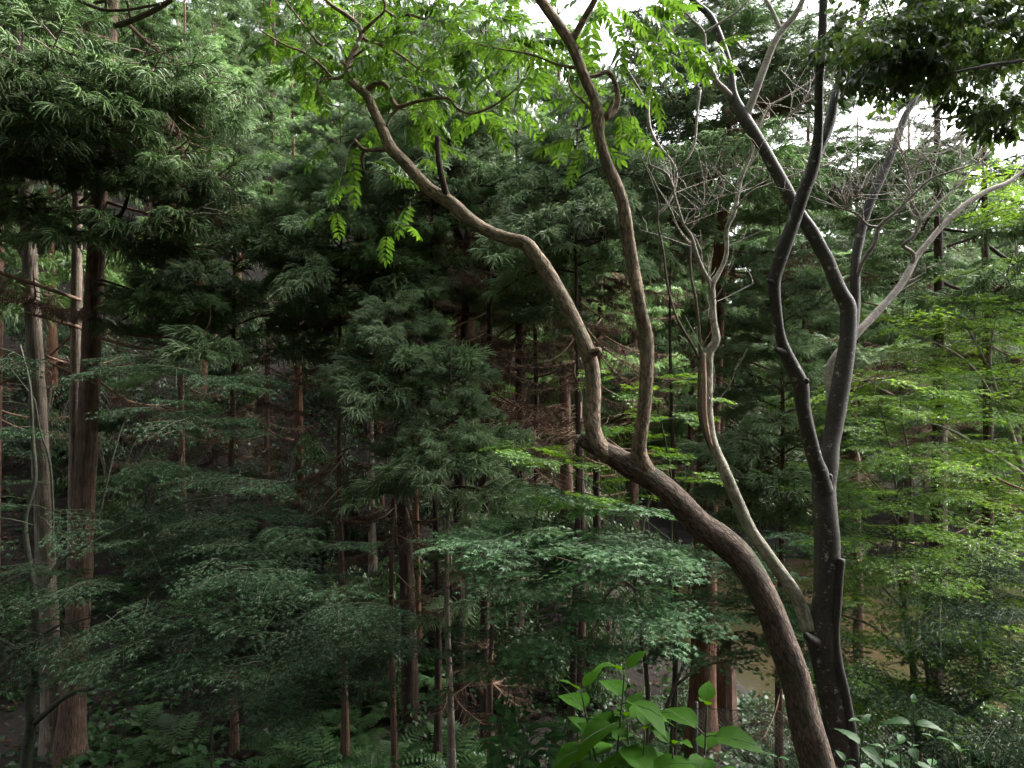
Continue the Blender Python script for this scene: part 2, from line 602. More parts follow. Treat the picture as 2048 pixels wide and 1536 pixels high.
def branch_axis(g, sag=0.18):
    s = np.linspace(0, 1, 12)
    wob = g.uniform(-0.09, 0.09, 2)
    return np.stack([BL * s, wob[0] * np.sin(3 * s) + wob[1] * np.sin(7 * s), -sag * 4 * s * (1 - s) * 0.9 + 0.12 * s ** 3 - 0.05 * s], -1)


def branch_wood(seed, bare=False):
    g = np.random.default_rng(seed)
    ax = branch_axis(g, 0.18 if not bare else 0.25)
    m = MB()
    tube(m, ax, np.linspace(0.026, 0.004, 12), 6, lump=0.08, seed=seed)
    stems = []
    k = 20
    for i in range(k):
        s = 0.22 + 0.76 * (i + g.uniform(-0.3, 0.3)) / k
        j = s * 11
        p = ax[int(j)] + (ax[min(int(j) + 1, 11)] - ax[int(j)]) * (j - int(j))
        sd = 1 if i % 2 else -1
        ln = (0.72 * (1 - s) + 0.18) * g.uniform(0.6, 1.15)
        yaw = sd * g.uniform(0.6, 1.15)
        e = p + np.array([math.cos(yaw) * ln, math.sin(yaw) * ln, g.uniform(-0.12, 0.1) * ln * 2])
        mid = (p + e) / 2 + np.array([0, 0, g.uniform(-0.05, 0.02)])
        tube(m, np.array([p, mid, e]), [0.007, 0.005, 0.0025], 4, cap=False)
        stems.append((p, mid, e, yaw, ln))
        if bare and g.random() < 0.6:
            for q in range(2):
                b = mid + (e - mid) * g.uniform(0, 1)
                tube(m, np.array([b, b + np.array([g.uniform(-.1, .2), g.uniform(-.2, .2), g.uniform(-.25, .05)])]), [0.003, 0.0015], 3, cap=False)
    return m, ax, stems


def branch_foliage(seed, dead=False, light=False):
    g = np.random.default_rng(seed)
    wood, ax, stems = branch_wood(seed)
    m = MB()
    lib = TUFD if dead else TUF
    for (p, mid, e, yaw, ln) in stems:
        if dead and g.random() < 0.45:
            continue
        k = max(1, int(ln / 0.145))
        for q in range(k):
            t = (q + 0.75) / k
            pos = p + (e - p) * t + np.array([0, 0, -0.02])
            a = lib[g.integers(len(lib))]
            m.add_mb(a, (rotm(0, 0, yaw + g.uniform(-0.5, 0.5)) @ rotm(g.uniform(-0.5, 0.5), g.uniform(-0.3, 0.45), 0), pos), g.uniform(0.75, 1.2), g.uniform(-0.25, 0.25))
    for i in range(14 if not dead else 4):
        s = g.uniform(0.4, 1.0)
        p = ax[int(s * 11)]
        a = lib[g.integers(len(lib))]
        m.add_mb(a, (rotm(0, 0, g.uniform(-0.7, 0.7)) @ rotm(g.uniform(-0.6, 0.6), g.uniform(-0.5, 0.4), 0), p), g.uniform(0.8, 1.15), g.uniform(-0.2, 0.3))
    # a few brown strands hang on the inner part of a green branch
    if not dead:
        for i in range(3):
            p, mid, e, yaw, ln = stems[g.integers(0, 8)]
            m.add_mb(TUFD[g.integers(4)], (rotm(0, 0, yaw + g.uniform(-.5, .5)) @ rotm(0, 0.3, 0), mid), g.uniform(0.6, 1.0), 0, 2)
    return wood, m


WOOD, FOL, DEADF = {}, [], []
NB = 6
for i in range(NB):
    w, f = branch_foliage(200 + i)
    FOL.append((w.pack(), f.mesh('cedar_branch_foliage', [M['cedar_leaf'], M['twig'], M['cedar_dead']])))
for i in range(3):
    w, f = branch_foliage(300 + i, True)
    DEADF.append((w.pack(), f.mesh('dead_cedar_foliage', [M['cedar_dead'], M['twig_dead']])))


def lod_tuft(seed, dead=False):
    g = np.random.default_rng(seed)
    m = MB()
    for i in range(36):
        t = g.uniform(0, 1)
        yaw = (1 if i % 2 else -1) * g.uniform(0.1, 1.2)
        L = g.uniform(0.12, 0.24)
        p = np.array([0.28 * t, 0, 0.02])
        d1 = np.array([math.cos(yaw), math.sin(yaw), g.uniform(-0.3, 0.6)])
        a = p + d1 * L * 0.55
        b = a + (d1 * 0.6 + np.array([0, 0, -0.75])) * L * 0.5
        w = np.cross(d1, [0, 0, 1.0])
        w = w / np.linalg.norm(w) * 0.011
        u = np.array([0, 0, 0.011])
        m.add([p, a - w, a + w, b], [(0, 1, 2), (1, 3, 2)], 0, tone=g.uniform(0, 1))
        m.add([p, a - u, a + u, b], [(0, 1, 2), (1, 3, 2)], 0, tone=g.uniform(0, 1))
    return m.pack()


LODT = [lod_tuft(900 + i) for i in range(5)]
CH = 7.0    # reference crown height


def lod_crown(seed, nbr=30, Lb=2.4, Lt=0.6):
    g = np.random.default_rng(seed)
    m = MB()
    az = 0
    for b in range(nbr):
        f = (b + g.uniform(0, 0.8)) / nbr
        L = (Lb + (Lt - Lb) * f ** 1.2) * g.uniform(0.7, 1.15)
        az += 2.4 + g.uniform(-0.5, 0.5)
        rz = rotm(0, -g.uniform(-0.15, 0.2), az)
        base = np.array([0, 0, CH * f])
        ax = branch_axis(g) * (L / BL)
        tube(m, ax @ rz.T + base, np.linspace(0.024, 0.004, 12) * L / BL, 4, mat=1, cap=False)
        k = int(27 * L / BL)
        for q in range(k):
            sx = g.uniform(0.2, 1.0) ** 0.85
            p = ax[int(sx * 11)] + np.array([g.uniform(-.08, .08), (g.uniform(-1, 1)) * (0.62 * (1 - sx) + 0.14) * L / BL, g.uniform(-0.12, 0.08)])
            yaw = math.atan2(p[1], 0.35) + g.uniform(-.4, .4)
            m.add_mb(LODT[g.integers(5)], (rz @ rotm(0, 0, yaw) @ rotm(g.uniform(-.5, .5), g.uniform(-.3, .4), 0), p @ rz.T + base), g.uniform(0.9, 1.4), g.uniform(-.3, .3))
    return m.mesh('cedar_crown', [M['cedar_leaf'], M['bark_cedar']])


CROWN = []


def far_cedar(label, x, y, w, height, zl, crown_scale, mat, group, seed):
    g = random.Random(seed)
    if not CROWN:
        CROWN.extend(lod_crown(970 + i) for i in range(5))
    z = gz(x, y)
    t = thing('cedar_tree', label, 'tree', (x, y, z), group)
    lx, ly = g.uniform(-.02, .02), g.uniform(-.02, .02)
    sg = np.linspace(0, 1, 9)
    path = np.stack([lx * height * sg, ly * height * sg, height * sg], -1)
    path[0, 2] = -0.2
    rad = w / 2 * (1 - 0.9 * sg)
    mbt = MB()
    tube(mbt, path, rad, 9, lump=0.04, seed=seed, ridges=0.02)
    new_obj('trunk', mbt.mesh('cedar_trunk', [M[mat]]), t)
    hz = (height - zl) / CH
    new_obj('crown', CROWN[g.randrange(5)], t, (lx * zl, ly * zl, zl), (0, 0, g.uniform(0, 6.28)), (crown_scale, crown_scale, hz))
    for i in range(3):
        add_branch(t, (lx * zl, ly * zl, zl - g.uniform(0.3, 2.2)), g.uniform(0, 6.28), g.uniform(-.3, .1), g.uniform(0.5, 0.8), 'bare', g, 'twig_dead')
    return t


def short_branch(seed):
    g = np.random.default_rng(seed)
    s_ = np.linspace(0, 1, 8)
    ax = np.stack([s_, g.uniform(-.05, .05) * np.sin(4 * s_), 0.12 * np.sin(PI * s_) - 0.1 * s_ ** 2], -1)
    w, m = MB(), MB()
    tube(w, ax, np.linspace(0.014, 0.004, 8), 5, lump=0.06, seed=seed)
    for i in range(24):
        f = g.uniform(0.25, 1.0)
        p = ax[int(f * 7)]
        yaw = g.uniform(-1.2, 1.2) * (1.2 - 0.5 * f)
        e = p + np.array([math.cos(yaw), math.sin(yaw), g.uniform(-0.35, 0.35)]) * 0.32 * (1.15 - f) * g.uniform(0.5, 1.1)
        tube(w, np.array([p, e]), [0.005, 0.003], 3, cap=False)
        m.add_mb(TUF[g.integers(6)], (rotm(0, 0, yaw + g.uniform(-.3, .3)) @ rotm(g.uniform(-.5, .5), g.uniform(-.55, .35), 0), e), g.uniform(0.85, 1.2), g.uniform(-.25, .3))
    return w.pack(), m.mesh('cedar_branch_foliage', [M['cedar_lit'], M['twig'], M['cedar_dead']])


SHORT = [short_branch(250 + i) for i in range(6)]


def wood_mesh(kind, i, mat):
    k = (kind, i, mat)
    if k not in WOOD:
        mbx = MB()
        if kind == 'bare':
            mbx = branch_wood(400 + i, True)[0]
        else:
            arr = {'green': FOL, 'short': SHORT, 'dead': DEADF}[kind][i][0]
            mbx.add_mb(arr, (np.eye(3), np.zeros(3)))
        WOOD[k] = mbx.mesh('cedar_branch_wood', [M[mat]])
    return WOOD[k]


def add_branch(tree, pos, az, pitch, scale, kind, g, mat='bark_cedar'):
    i = g.randrange(NB if kind in ('green', 'short') else 3)
    wm = wood_mesh(kind, i, mat)
    ez = Euler((g.uniform(-0.25, 0.25), -pitch, az), 'XYZ')
    nm = 'branch' if kind in ('green', 'short') else 'dead_branch'
    b = new_obj(nm, wm, tree, pos, ez, scale)
    if kind != 'bare':
        new_obj('dead_foliage' if kind == 'dead' else 'foliage', {'green': FOL, 'short': SHORT, 'dead': DEADF}[kind][i][1], b)
    return b


def cedar(label, px, d, w, lean=0.0, height=17, zlow=0.5, ztop=None, Lb=2.3, Lt=0.8, nb=34, ndead=8, nbare=3, mat='bark_cedar',
          group=None, seed=0, name='cedar_tree', extra=(), xy=None, lean_y=0.0):
    """w: trunk diameter in metres near the base; zlow..ztop: world heights of the green branches"""
    g = random.Random(seed)
    x, y = xy if xy else ((px - 1024) / F * d, d)
    z = gz(x, y)
    t = thing(name, label, 'tree', (x, y, z), group)
    top = np.array([lean * height, lean_y * height, height])
    n = max(8, int(height / 0.5))
    s = np.linspace(0, 1, n)
    wob = np.stack([0.05 * np.sin(5 * s + seed), 0.05 * np.cos(4 * s + seed * 2), 0 * s], -1) * (s * (1 - s) * 4)[:, None]
    path = s[:, None] * top + wob
    path[0, 2] = -0.15
    rad = w / 2 * (1 - 0.9 * s ** 1.1)
    rad[0] *= 1.5
    rad[1] *= 1.08
    path = catmull(np.hstack([path, rad[:, None]]), 0.25)
    mbt = MB()
    tube(mbt, path[:, :3], path[:, 3], 16 if d < 14 else 9, lump=0.04, seed=seed, ridges=0.02)
    new_obj('trunk', mbt.mesh('cedar_trunk', [M[mat]]), t)

    def at(zw):
        f = min(max((zw - z) / height, 0), 1)
        return np.array([lean * height * f, lean_y * height * f, zw - z])
    ztop = z + height if ztop is None else ztop
    az = g.uniform(0, 6.28)
    for i in range(nb):
        f = (i + g.uniform(0, 0.8)) / nb
        zw = zlow + (ztop - zlow) * f
        L = (Lb + (Lt - Lb) * f) * g.uniform(0.75, 1.15)
        az += 2.4 + g.uniform(-0.5, 0.5)
        bm = mat if mat != 'bark_cedar_pale' else 'bark_cedar'
        if name == 'young_cedar':
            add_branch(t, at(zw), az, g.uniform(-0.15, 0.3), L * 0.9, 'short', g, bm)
        else:
            add_branch(t, at(zw), az, g.uniform(-0.3, 0.12), L / BL, 'green', g, bm)
    for i in range(ndead):
        zw = zlow + g.uniform(-2.2, 1.0)
        az += 2.4
        add_branch(t, at(max(zw, z + 1.2)), az, g.uniform(-0.5, 0.0), g.uniform(0.5, 0.85) * Lb / BL, 'dead', g, 'twig_dead')
    for i in range(nbare):
        zw = zlow + g.uniform(-3.0, 0.5)
        az += 2.4
        add_branch(t, at(max(zw, z + 0.8)), az, g.uniform(-0.3, 0.1), g.uniform(0.5, 0.9) * Lb / BL, 'bare', g, 'twig_dead')
    for (epx, epy, ed, kind, zoff) in extra:
        e = P(epx, epy, ed) - np.array([x, y, z])
        s0 = at(e[2] + z + zoff)
        dv = e - s0
        hl = math.hypot(dv[0], dv[1])
        add_branch(t, s0, math.atan2(dv[1], dv[0]), math.atan2(dv[2], hl), np.linalg.norm(dv) / BL, kind, g, mat if kind == 'green' else 'twig_dead')
    return t, at


def traced_branch(parent, name, pts, mat, sides=8, step=0.06, lump=0.05, seed=0, origin=None):
    """pts: (px, py, width px, distance)"""
    rows = []
    for (px, py, w, dd) in pts:
        rows.append([*P(px, py, dd), w / 2 / F * dd])
    c = catmull(rows, step)
    mbx = MB()
    o = np.zeros(3) if origin is None else np.asarray(origin)
    tube(mbx, c[:, :3] - o, np.maximum(c[:, 3], 0.0015), sides, lump=lump, seed=seed)
    new_obj(name, mbx.mesh(name, [M[mat]]), parent)
    return c[:, :3]


# ------------------------------------------------------------------ leaf libraries
def palmate(lobes, notch, spread, droop=0.12, wide=0.5):
    """flat palmate leaf: stalk at the origin, middle lobe along +X, length about 1"""
    tips = []
    for i in range(lobes):
        f = (i / (lobes - 1) - 0.5) * 2
        a = f * spread
        tips.append((a, 1.0 - 0.5 * abs(f) ** 1.6))
    v = [(0, 0, 0)]
    for i, (a, l) in enumerate(tips):
        v.append((math.cos(a) * l, math.sin(a) * l, -droop * l * l))
        if i < lobes - 1:
            b = (a + tips[i + 1][0]) / 2
            q = notch * min(l, tips[i + 1][1])
            v.append((math.cos(b) * q, math.sin(b) * q, 0.03))
    v = np.array(v)
    n = len(v) - 1
    f = [(0, i, i + 1) for i in range(1, n)]
    return v, np.array(f)


def ovate(n=5, width=0.45, bend=0.25, fold=0.12, serr=0.0):
    """leaf along +X of length 1, folded along its midrib"""
    s = np.linspace(0, 1, n + 1)
    w = width * np.sin(PI * s ** 0.8) ** 0.9 * (1 - 0.25 * s) * 0.62
    w[0] = 0.012
    w[-1] = 0
    z = -bend * s ** 2
    mid = np.stack([s * (1 - 0.12 * bend), 0 * s, z - 0.0 * s], -1)
    l = mid + np.stack([-0.03 * serr * np.ones_like(s), w, fold * w], -1)
    r = mid + np.stack([-0.03 * serr * np.ones_like(s), -w, fold * w], -1)
    v = np.vstack([mid, l, r])
    f = []
    k = n + 1
    for i in range(n):
        f += [(i, i + 1, k + i + 1), (i, k + i + 1, k + i), (i + 1, i, 2 * k + i), (i + 1, 2 * k + i, 2 * k + i + 1)]
    return v, np.array(f)


def add_leaf(m, leaf, pos, yaw, pitch, roll, size, tone, mat=0):
    v, f = leaf
    m.add((v * size) @ (rotm(0, 0, yaw) @ rotm(0, pitch, 0) @ rotm(roll, 0, 0)).T + pos, f, mat, tone=tone)


def flat_spray(seed, leaf, size, length=0.5, k=7, per=4, mats=None, name='leaf_spray', tilt=0.3, hang=0.15, petiole=0.5):
    """a flat forked twig along +X with opposite leaves"""
    g = np.random.default_rng(seed)
    m = MB()
    ax = np.array([[0, 0, 0], [length * 0.5, g.uniform(-.03, .03), 0.02], [length, g.uniform(-.05, .05), -0.03]])
    tube(m, catmull(ax, 0.12), np.linspace(0.0028, 0.0012, len(catmull(ax, 0.12))), 3, mat=1, cap=False)
    for i in range(k):
        t = 0.1 + 0.9 * i / max(1, k - 1)
        p = ax[0] + (ax[2] - ax[0]) * t + [0, 0, 0.02 * math.sin(PI * t)]
        for sd in ((1, -1) if i < k - 1 else (0.0,)):
            yaw = sd * g.uniform(0.55, 1.05)
            ln = length * (0.62 * (1 - t) + 0.16) * g.uniform(0.7, 1.15)
            e = p + np.array([math.cos(yaw) * ln, math.sin(yaw) * ln, g.uniform(-0.05, 0.03)])
            tube(m, np.array([p, (p + e) / 2 + [0, 0, 0.008], e]), [0.0016, 0.0012, 0.0008], 3, mat=1, cap=False)
            c = max(1, int(per * ln / (length * 0.45) + 0.5))
            for q in range(c + 1):
                b = p + (e - p) * ((q + 0.6) / (c + 0.6) if q < c else 1.0)
                for s2 in ((1, -1) if q < c else (0.0,)):
                    y2 = yaw + s2 * g.uniform(0.6, 1.1) + g.uniform(-0.2, 0.2)
                    sz = size * g.uniform(0.7, 1.15)
                    off = np.array([math.cos(y2), math.sin(y2), g.uniform(-0.35, 0.1)]) * size * petiole
                    add_leaf(m, leaf, b + off, y2 + g.uniform(-0.3, 0.3), hang + g.uniform(-tilt, tilt), g.uniform(-tilt, tilt), sz, g.uniform(0, 1))
    SPK[id(mats[0]), seed] = m.pack()
    return m.mesh(name, mats)


SPK = {}
LEAF_FINE = palmate(7, 0.30, 2.0, 0.2)
LEAF_BROAD = palmate(7, 0.52, 2.1, 0.12)
LEAF_MED = palmate(7, 0.38, 2.0, 0.15)
LEAF_OV = ovate(3, 0.46, 0.3, 0.3)
SPR = {
    'fine': [flat_spray(i, LEAF_FINE, 0.052, 0.5, 6, 3, [M['maple_dark'], M['twig_green']]) for i in range(4)],
    'broad': [flat_spray(10 + i, LEAF_BROAD, 0.05, 0.46, 5, 3, [M['maple_mid'], M['twig_green']], hang=0.1) for i in range(4)],
    'bright': [flat_spray(20 + i, LEAF_MED, 0.05, 0.55, 6, 3, [M['maple_light'], M['twig_green']]) for i in range(4)],
    'brightbroad': [flat_spray(25 + i, LEAF_BROAD, 0.055, 0.42, 5, 3, [M['maple_light'], M['twig_green']], hang=0.1) for i in range(3)],
    'ever': [flat_spray(30 + i, LEAF_OV, 0.085, 0.42, 6, 3, [M['evergreen'], M['twig']], tilt=0.8, hang=0.5, petiole=0.1) for i in range(4)],
    'shrub': [flat_spray(40 + i, LEAF_OV, 0.08, 0.5, 6, 3, [M['shrub'], M['twig']], tilt=0.6, hang=0.35, petiole=0.1) for i in range(4)],
    'shrub_bright': [flat_spray(50 + i, LEAF_OV, 0.09, 0.6, 6, 3, [M['maple_light'], M['twig']], tilt=0.6, hang=0.3, petiole=0.1) for i in range(3)],
}


def compound(seed):
    g = np.random.default_rng(seed)
    m = MB()
    L = g.uniform(0.24, 0.34)
    n = 9
    s = np.linspace(0, 1, n)
    path = np.stack([L * s, g.uniform(-.05, .05) * s ** 2, 0.05 * s - g.uniform(0.06, 0.14) * s ** 2], -1)
    tube(m, path, np.linspace(0.002, 0.0008, n), 3, mat=1, cap=False)
    leaf = ovate(4, 0.36, 0.3, 0.25)
    pairs = int(g.integers(5, 8))
    for i in range(pairs):
        t = 0.22 + 0.74 * i / (pairs - 1)
        j = t * (n - 1)
        p = path[int(j)] + (path[min(int(j) + 1, n - 1)] - path[int(j)]) * (j - int(j))
        sz = (0.075 + 0.03 * math.sin(PI * min(1, t * 0.9))) * g.uniform(0.85, 1.1)
        for sd in (1, -1):
            add_leaf(m, leaf, p, sd * g.uniform(0.85, 1.15) * (1 - 0.25 * t), g.uniform(0.0, 0.35), g.uniform(-0.3, 0.3), sz, g.uniform(0, 1))
    add_leaf(m, leaf, path[-1], 0, 0.3, 0, 0.09, g.uniform(0, 1))
    CPK.append(m.pack())
    return m.mesh('compound_leaf', [M['pinnate'], M['twig_green']])


CPK = []
COMP = [compound(i) for i in range(6)]


def grow(tree, skel, targets, mesh_list, part, twig_mat, origin, g, scale=(0.8, 1.2), r0=0.006, rt=0.0018, tilt=0.15, pitch=0.05, step=0.09,
         thick=None, along=0, outward=None):
    """join each target to the nearest stem with a curved twig, and put a leafy part on its end"""
    S = np.asarray(skel)
    tg = np.asarray(targets)
    d0 = np.min(np.linalg.norm(tg[:, None] - S[None, ::3], axis=2), axis=1)
    mbx = MB()
    out = []
    for i in np.argsort(d0):
        t = tg[i]
        dv = S - t
        dist = np.linalg.norm(dv, axis=1) + 0.8 * np.maximum(0, dv[:, 2])
        j = int(np.argmin(dist))
        b = S[j]
        L = np.linalg.norm(t - b)
        if L > 0.04:
            mid = b * 0.5 + t * 0.5 + np.array([g.uniform(-.06, .06), g.uniform(-.06, .06), 0.06 + g.uniform(-.02, .06)]) * L
            c = catmull([b, mid, t], step)
            tube(mbx, c - origin, np.linspace(min(r0, rt * (1 + 2.2 * L)), rt, len(c)), 4, cap=False, lump=0.05, seed=int(i))
            S = np.vstack([S, c[1:]])
            dr = t - mid
        else:
            dr = np.array([g.uniform(-1, 1), g.uniform(-1, 1), 0])
        az = math.atan2(dr[1], dr[0])
        spots = [(t, az)]
        for q in range(along):
            if L > 0.25:
                f = g.uniform(0.35, 0.9)
                p = c[int(f * (len(c) - 1))]
                spots.append((p, az + g.choice((-1, 1)) * g.uniform(0.5, 1.1)))
        for (p, a) in spots:
            out.append(new_obj(part, g.choice(mesh_list), tree, p - origin,
                               Euler((g.gauss(0, tilt), pitch + g.gauss(0, tilt), a + g.uniform(-0.4, 0.4)), 'XYZ'), g.uniform(*scale)))
    if mbx.n:
        o = new_obj('branchlets', mbx.mesh('branchlets', [M[twig_mat]]), tree)
        o['kind'] = 'stuff'
    return S, out


def boxes(g, specs):
    """specs: (px0, py0, px1, py1, d0, d1, n)"""
    pts = []
    for (x0, y0, x1, y1, d0, d1, n) in specs:
        for k in range(n):
            pts.append(P(g.uniform(x0, x1), g.uniform(y0, y1), g.uniform(d0, d1)))
    return pts


def slab(g, px0, py0, px1, py1, d0, d1, n, jit=25):
    """leafy layer running along a line in the tree"""
    pts = []
    for k in range(n):
        t = g.random()
        pts.append(P(px0 + (px1 - px0) * t + g.uniform(-jit, jit), py0 + (py1 - py0) * t + g.gauss(0, jit * 0.5), g.uniform(d0, d1)))
    return pts


# ------------------------------------------------------------------ leaning furrowed tree
g = random.Random(3)
bA = np.array([*P(1690, 1742, 4.2)])
A = thing('leaning_tree', 'leaning tree with furrowed brown bark and a snaking limb over the slope', 'tree', bA)
skA = []
trunkA = [(1706, 1770, 84, 4.2), (1662, 1610, 74, 4.2), (1635, 1536, 68, 4.2), (1612, 1450, 63, 4.2), (1589, 1353, 58, 4.2), (1562, 1280, 57, 4.21), (1539, 1216, 55, 4.22),
          (1512, 1160, 54, 4.23), (1480, 1114, 54, 4.24), (1437, 1078, 56, 4.26), (1399, 1050, 55, 4.27), (1355, 1000, 52, 4.28), (1316, 966, 48, 4.3),
          (1270, 938, 46, 4.3), (1231, 915, 40, 4.32), (1190, 893, 33, 4.34), (1159, 879, 24, 4.35)]
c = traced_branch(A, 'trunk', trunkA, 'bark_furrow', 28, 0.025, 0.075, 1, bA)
skA.append(c)
limb1 = [(1218, 915, 36, 4.32), (1196, 890, 37, 4.33), (1186, 862, 33, 4.34), (1185, 830, 31, 4.36), (1187, 790, 30, 4.38), (1185, 745, 29, 4.4), (1178, 712, 31, 4.4), (1168, 685, 31, 4.4),
         (1146, 637, 30, 4.43), (1125, 596, 30, 4.46), (1091, 540, 30, 4.5), (1068, 510, 30, 4.52), (1050, 488, 29, 4.53), (1010, 476, 27, 4.55), (969, 459, 26, 4.58),
         (935, 436, 26, 4.6), (901, 405, 26, 4.62), (860, 379, 25, 4.66), (832, 350, 25, 4.68), (805, 320, 24, 4.7), (781, 296, 24, 4.72), (766, 263, 20, 4.75),
         (748, 224, 19, 4.78), (737, 198, 18, 4.8), (724, 180, 18, 4.8), (703, 163, 16, 4.82), (694, 139, 15, 4.83), (703, 115, 13, 4.85), (716, 89, 12, 4.86), (723, 66, 11, 4.87),
         (708, 42, 9, 4.9), (685, 25, 8, 4.9), (660, 8, 7, 4.92), (630, -25, 6, 4.95)]
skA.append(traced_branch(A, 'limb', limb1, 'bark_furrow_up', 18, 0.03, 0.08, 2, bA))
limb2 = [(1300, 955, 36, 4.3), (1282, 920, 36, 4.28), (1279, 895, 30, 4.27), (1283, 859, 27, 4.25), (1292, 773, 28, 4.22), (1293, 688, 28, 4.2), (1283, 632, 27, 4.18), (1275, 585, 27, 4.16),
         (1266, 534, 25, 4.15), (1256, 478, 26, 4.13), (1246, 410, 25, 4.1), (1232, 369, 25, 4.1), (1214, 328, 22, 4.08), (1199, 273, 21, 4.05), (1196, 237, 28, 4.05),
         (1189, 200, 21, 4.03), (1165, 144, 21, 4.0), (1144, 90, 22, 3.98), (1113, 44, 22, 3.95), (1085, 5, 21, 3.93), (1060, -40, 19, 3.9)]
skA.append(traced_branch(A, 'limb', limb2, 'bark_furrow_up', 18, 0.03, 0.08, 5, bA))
small = [
    [(1140, 85, 16, 3.98), (1155, 62, 14, 3.96), (1170, 34, 13, 3.94), (1190, 0, 12, 3.9), (1205, -40, 11, 3.9)],
    [(1172, 156, 10, 4.0), (1195, 150, 9, 4.02), (1215, 143, 9, 4.05), (1230, 166, 9, 4.08), (1236, 196, 10, 4.1), (1229, 224, 10, 4.1), (1212, 237, 11, 4.07), (1197, 240, 10, 4.05)],
    [(1212, 235, 12, 4.05), (1222, 212, 8, 4.04), (1227, 198, 4, 4.03)],
    [(1150, 136, 8, 4.0), (1128, 132, 6, 4.02), (1106, 126, 5, 4.05), (1061, 109, 4, 4.1), (1007, 99, 3, 4.2), (960, 90, 3, 4.3)],
    [(1182, 220, 6, 4.04), (1162, 198, 5, 4.05), (1147, 185, 4, 4.08), (1137, 165, 3, 4.1)],
    [(735, 180, 13, 4.8), (748, 169, 11, 4.78), (764, 166, 10, 4.77), (777, 176, 9, 4.76), (782, 193, 9, 4.75), (789, 207, 9, 4.74), (799, 214, 9, 4.73), (839, 202, 7, 4.7), (894, 196, 6, 4.65),
     (914, 217, 6, 4.62), (942, 227, 5, 4.6), (976, 217, 5, 4.57), (1007, 198, 4, 4.55), (1041, 167, 3, 4.5), (1060, 130, 2, 4.45)],
    [(798, 214, 8, 4.73), (779, 236, 6, 4.74), (773, 256, 4, 4.75)],
    [(895, 402, 14, 4.62), (889, 375, 13, 4.6), (881, 342, 12, 4.6), (876, 308, 11, 4.6), (875, 273, 11, 4.6)],
    [(782, 298, 12, 4.72), (752, 300, 9, 4.75), (727, 299, 8, 4.78), (709, 280, 7, 4.8)],
    [(727, 300, 7, 4.78), (724, 320, 6, 4.78), (729, 346, 5, 4.79)],
    [(692, 150, 8, 4.83), (668, 157, 7, 4.85), (644, 133, 6, 4.88), (610, 106, 5, 4.92), (570, 90, 4, 4.95), (520, 60, 3, 5.0)],
    [(694, 133, 8, 4.83), (660, 105, 6, 4.8), (631, 79, 5, 4.78), (600, 40, 4, 4.76), (570, 0, 3, 4.75)],
    [(704, 118, 6, 4.85), (730, 98, 4, 4.8), (765, 85, 3, 4.78), (800, 60, 3, 4.75)],
    [(722, 74, 8, 4.87), (745, 86, 7, 4.85), (771, 92, 6, 4.83), (805, 113, 5, 4.8), (838, 138, 4, 4.75), (870, 150, 3, 4.7)],
    [(790, 34, 6, 4.7), (820, 30, 6, 4.7), (850, 38, 5, 4.68), (862, 25, 4, 4.66), (858, 0, 3, 4.65)],
    [(770, 20, 5, 4.75), (790, 34, 6, 4.7)], [(723, 66, 8, 4.87), (745, 45, 6, 4.82), (770, 20, 5, 4.75), (765, -10, 5, 4.7)],
    [(668, 157, 5, 4.85), (640, 160, 4, 4.8), (637, 180, 4, 4.78), (655, 205, 3, 4.75), (680, 214, 3, 4.72)],
    [(1184, 706, 20, 4.38), (1193, 703, 17, 4.34), (1198, 701, 14, 4.31)],
    [(1160, 880, 24, 4.35), (1157, 881, 26, 4.36), (1152, 882, 20, 4.37)],
    [(1055, 492, 16, 4.53), (1058, 482, 12, 4.52), (1060, 478, 9, 4.52)],
]
for i, pts in enumerate(small):
    skA.append(traced_branch(A, 'limb', pts, 'bark_furrow_up' if i not in (7, 9) else 'bark_cedar_dark', 8, 0.03, 0.08, 20 + i, bA))
traced_branch(A, 'broken_stub', [(1043, 486, 7, 4.53), (1043, 478, 6, 4.53), (1042, 472, 4, 4.53)], 'wood_raw', 6, 0.01, 0.2, 3, bA)
skl = np.vstack(skA[1:])
tg = boxes(g, [(530, -30, 900, 110, 4.85, 5.8, 84), (580, 90, 960, 190, 4.9, 5.7, 52), (560, 0, 900, 160, 4.3, 4.7, 16), (820, -20, 1060, 130, 4.2, 5.2, 52), (780, 60, 1060, 240, 4.5, 5.6, 44),
               (690, 190, 860, 320, 4.85, 5.4, 14), (650, 260, 780, 470, 4.9, 5.3, 9), (770, 330, 880, 470, 4.75, 5.0, 5), (1000, 60, 1130, 150, 4.1, 4.6, 20),
               (1130, 100, 1290, 290, 4.1, 4.6, 26), (1180, -20, 1330, 110, 3.9, 4.5, 24), (1345, 60, 1430, 120, 4.2, 4.5, 9), (880, -120, 1400, -20, 3.8, 5, 8)])
mcr = MB()  # unseen crown above the frame, shaped leftward to shade the maples
gc = np.random.default_rng(44)
for k in range(460):
    p = np.array([gc.uniform(-4.6, -1.3), gc.uniform(2.2, 6.8), 0])
    p[2] = 0.53 * p[1] + gc.uniform(0.35, 2.6)
    me_ = CPK[int(gc.integers(6))]
    mcr.add_mb(me_, (rotm(gc.normal(0, .3), gc.normal(0.1, .3), gc.uniform(0, 6.28)), p - bA), gc.uniform(1.0, 1.5), gc.uniform(-.3, .3))
for k in range(9):
    q = np.array([-1.35, 4.95, 2.65])
    e = np.array([gc.uniform(-4.4, -1.3), gc.uniform(3, 6.4), 0])
    e[2] = 0.53 * e[1] + gc.uniform(0.8, 2.4)
    cc = catmull([q, (q + e) / 2 + [0, 0, 0.4], e], 0.1)
    tube(mcr, cc - bA, np.linspace(0.02, 0.004, len(cc)), 5, mat=1, cap=False)
oc = new_obj('crown', mcr.mesh('crown', [M['pinnate'], M['twig_green']]), A)
oc['kind'] = 'stuff'
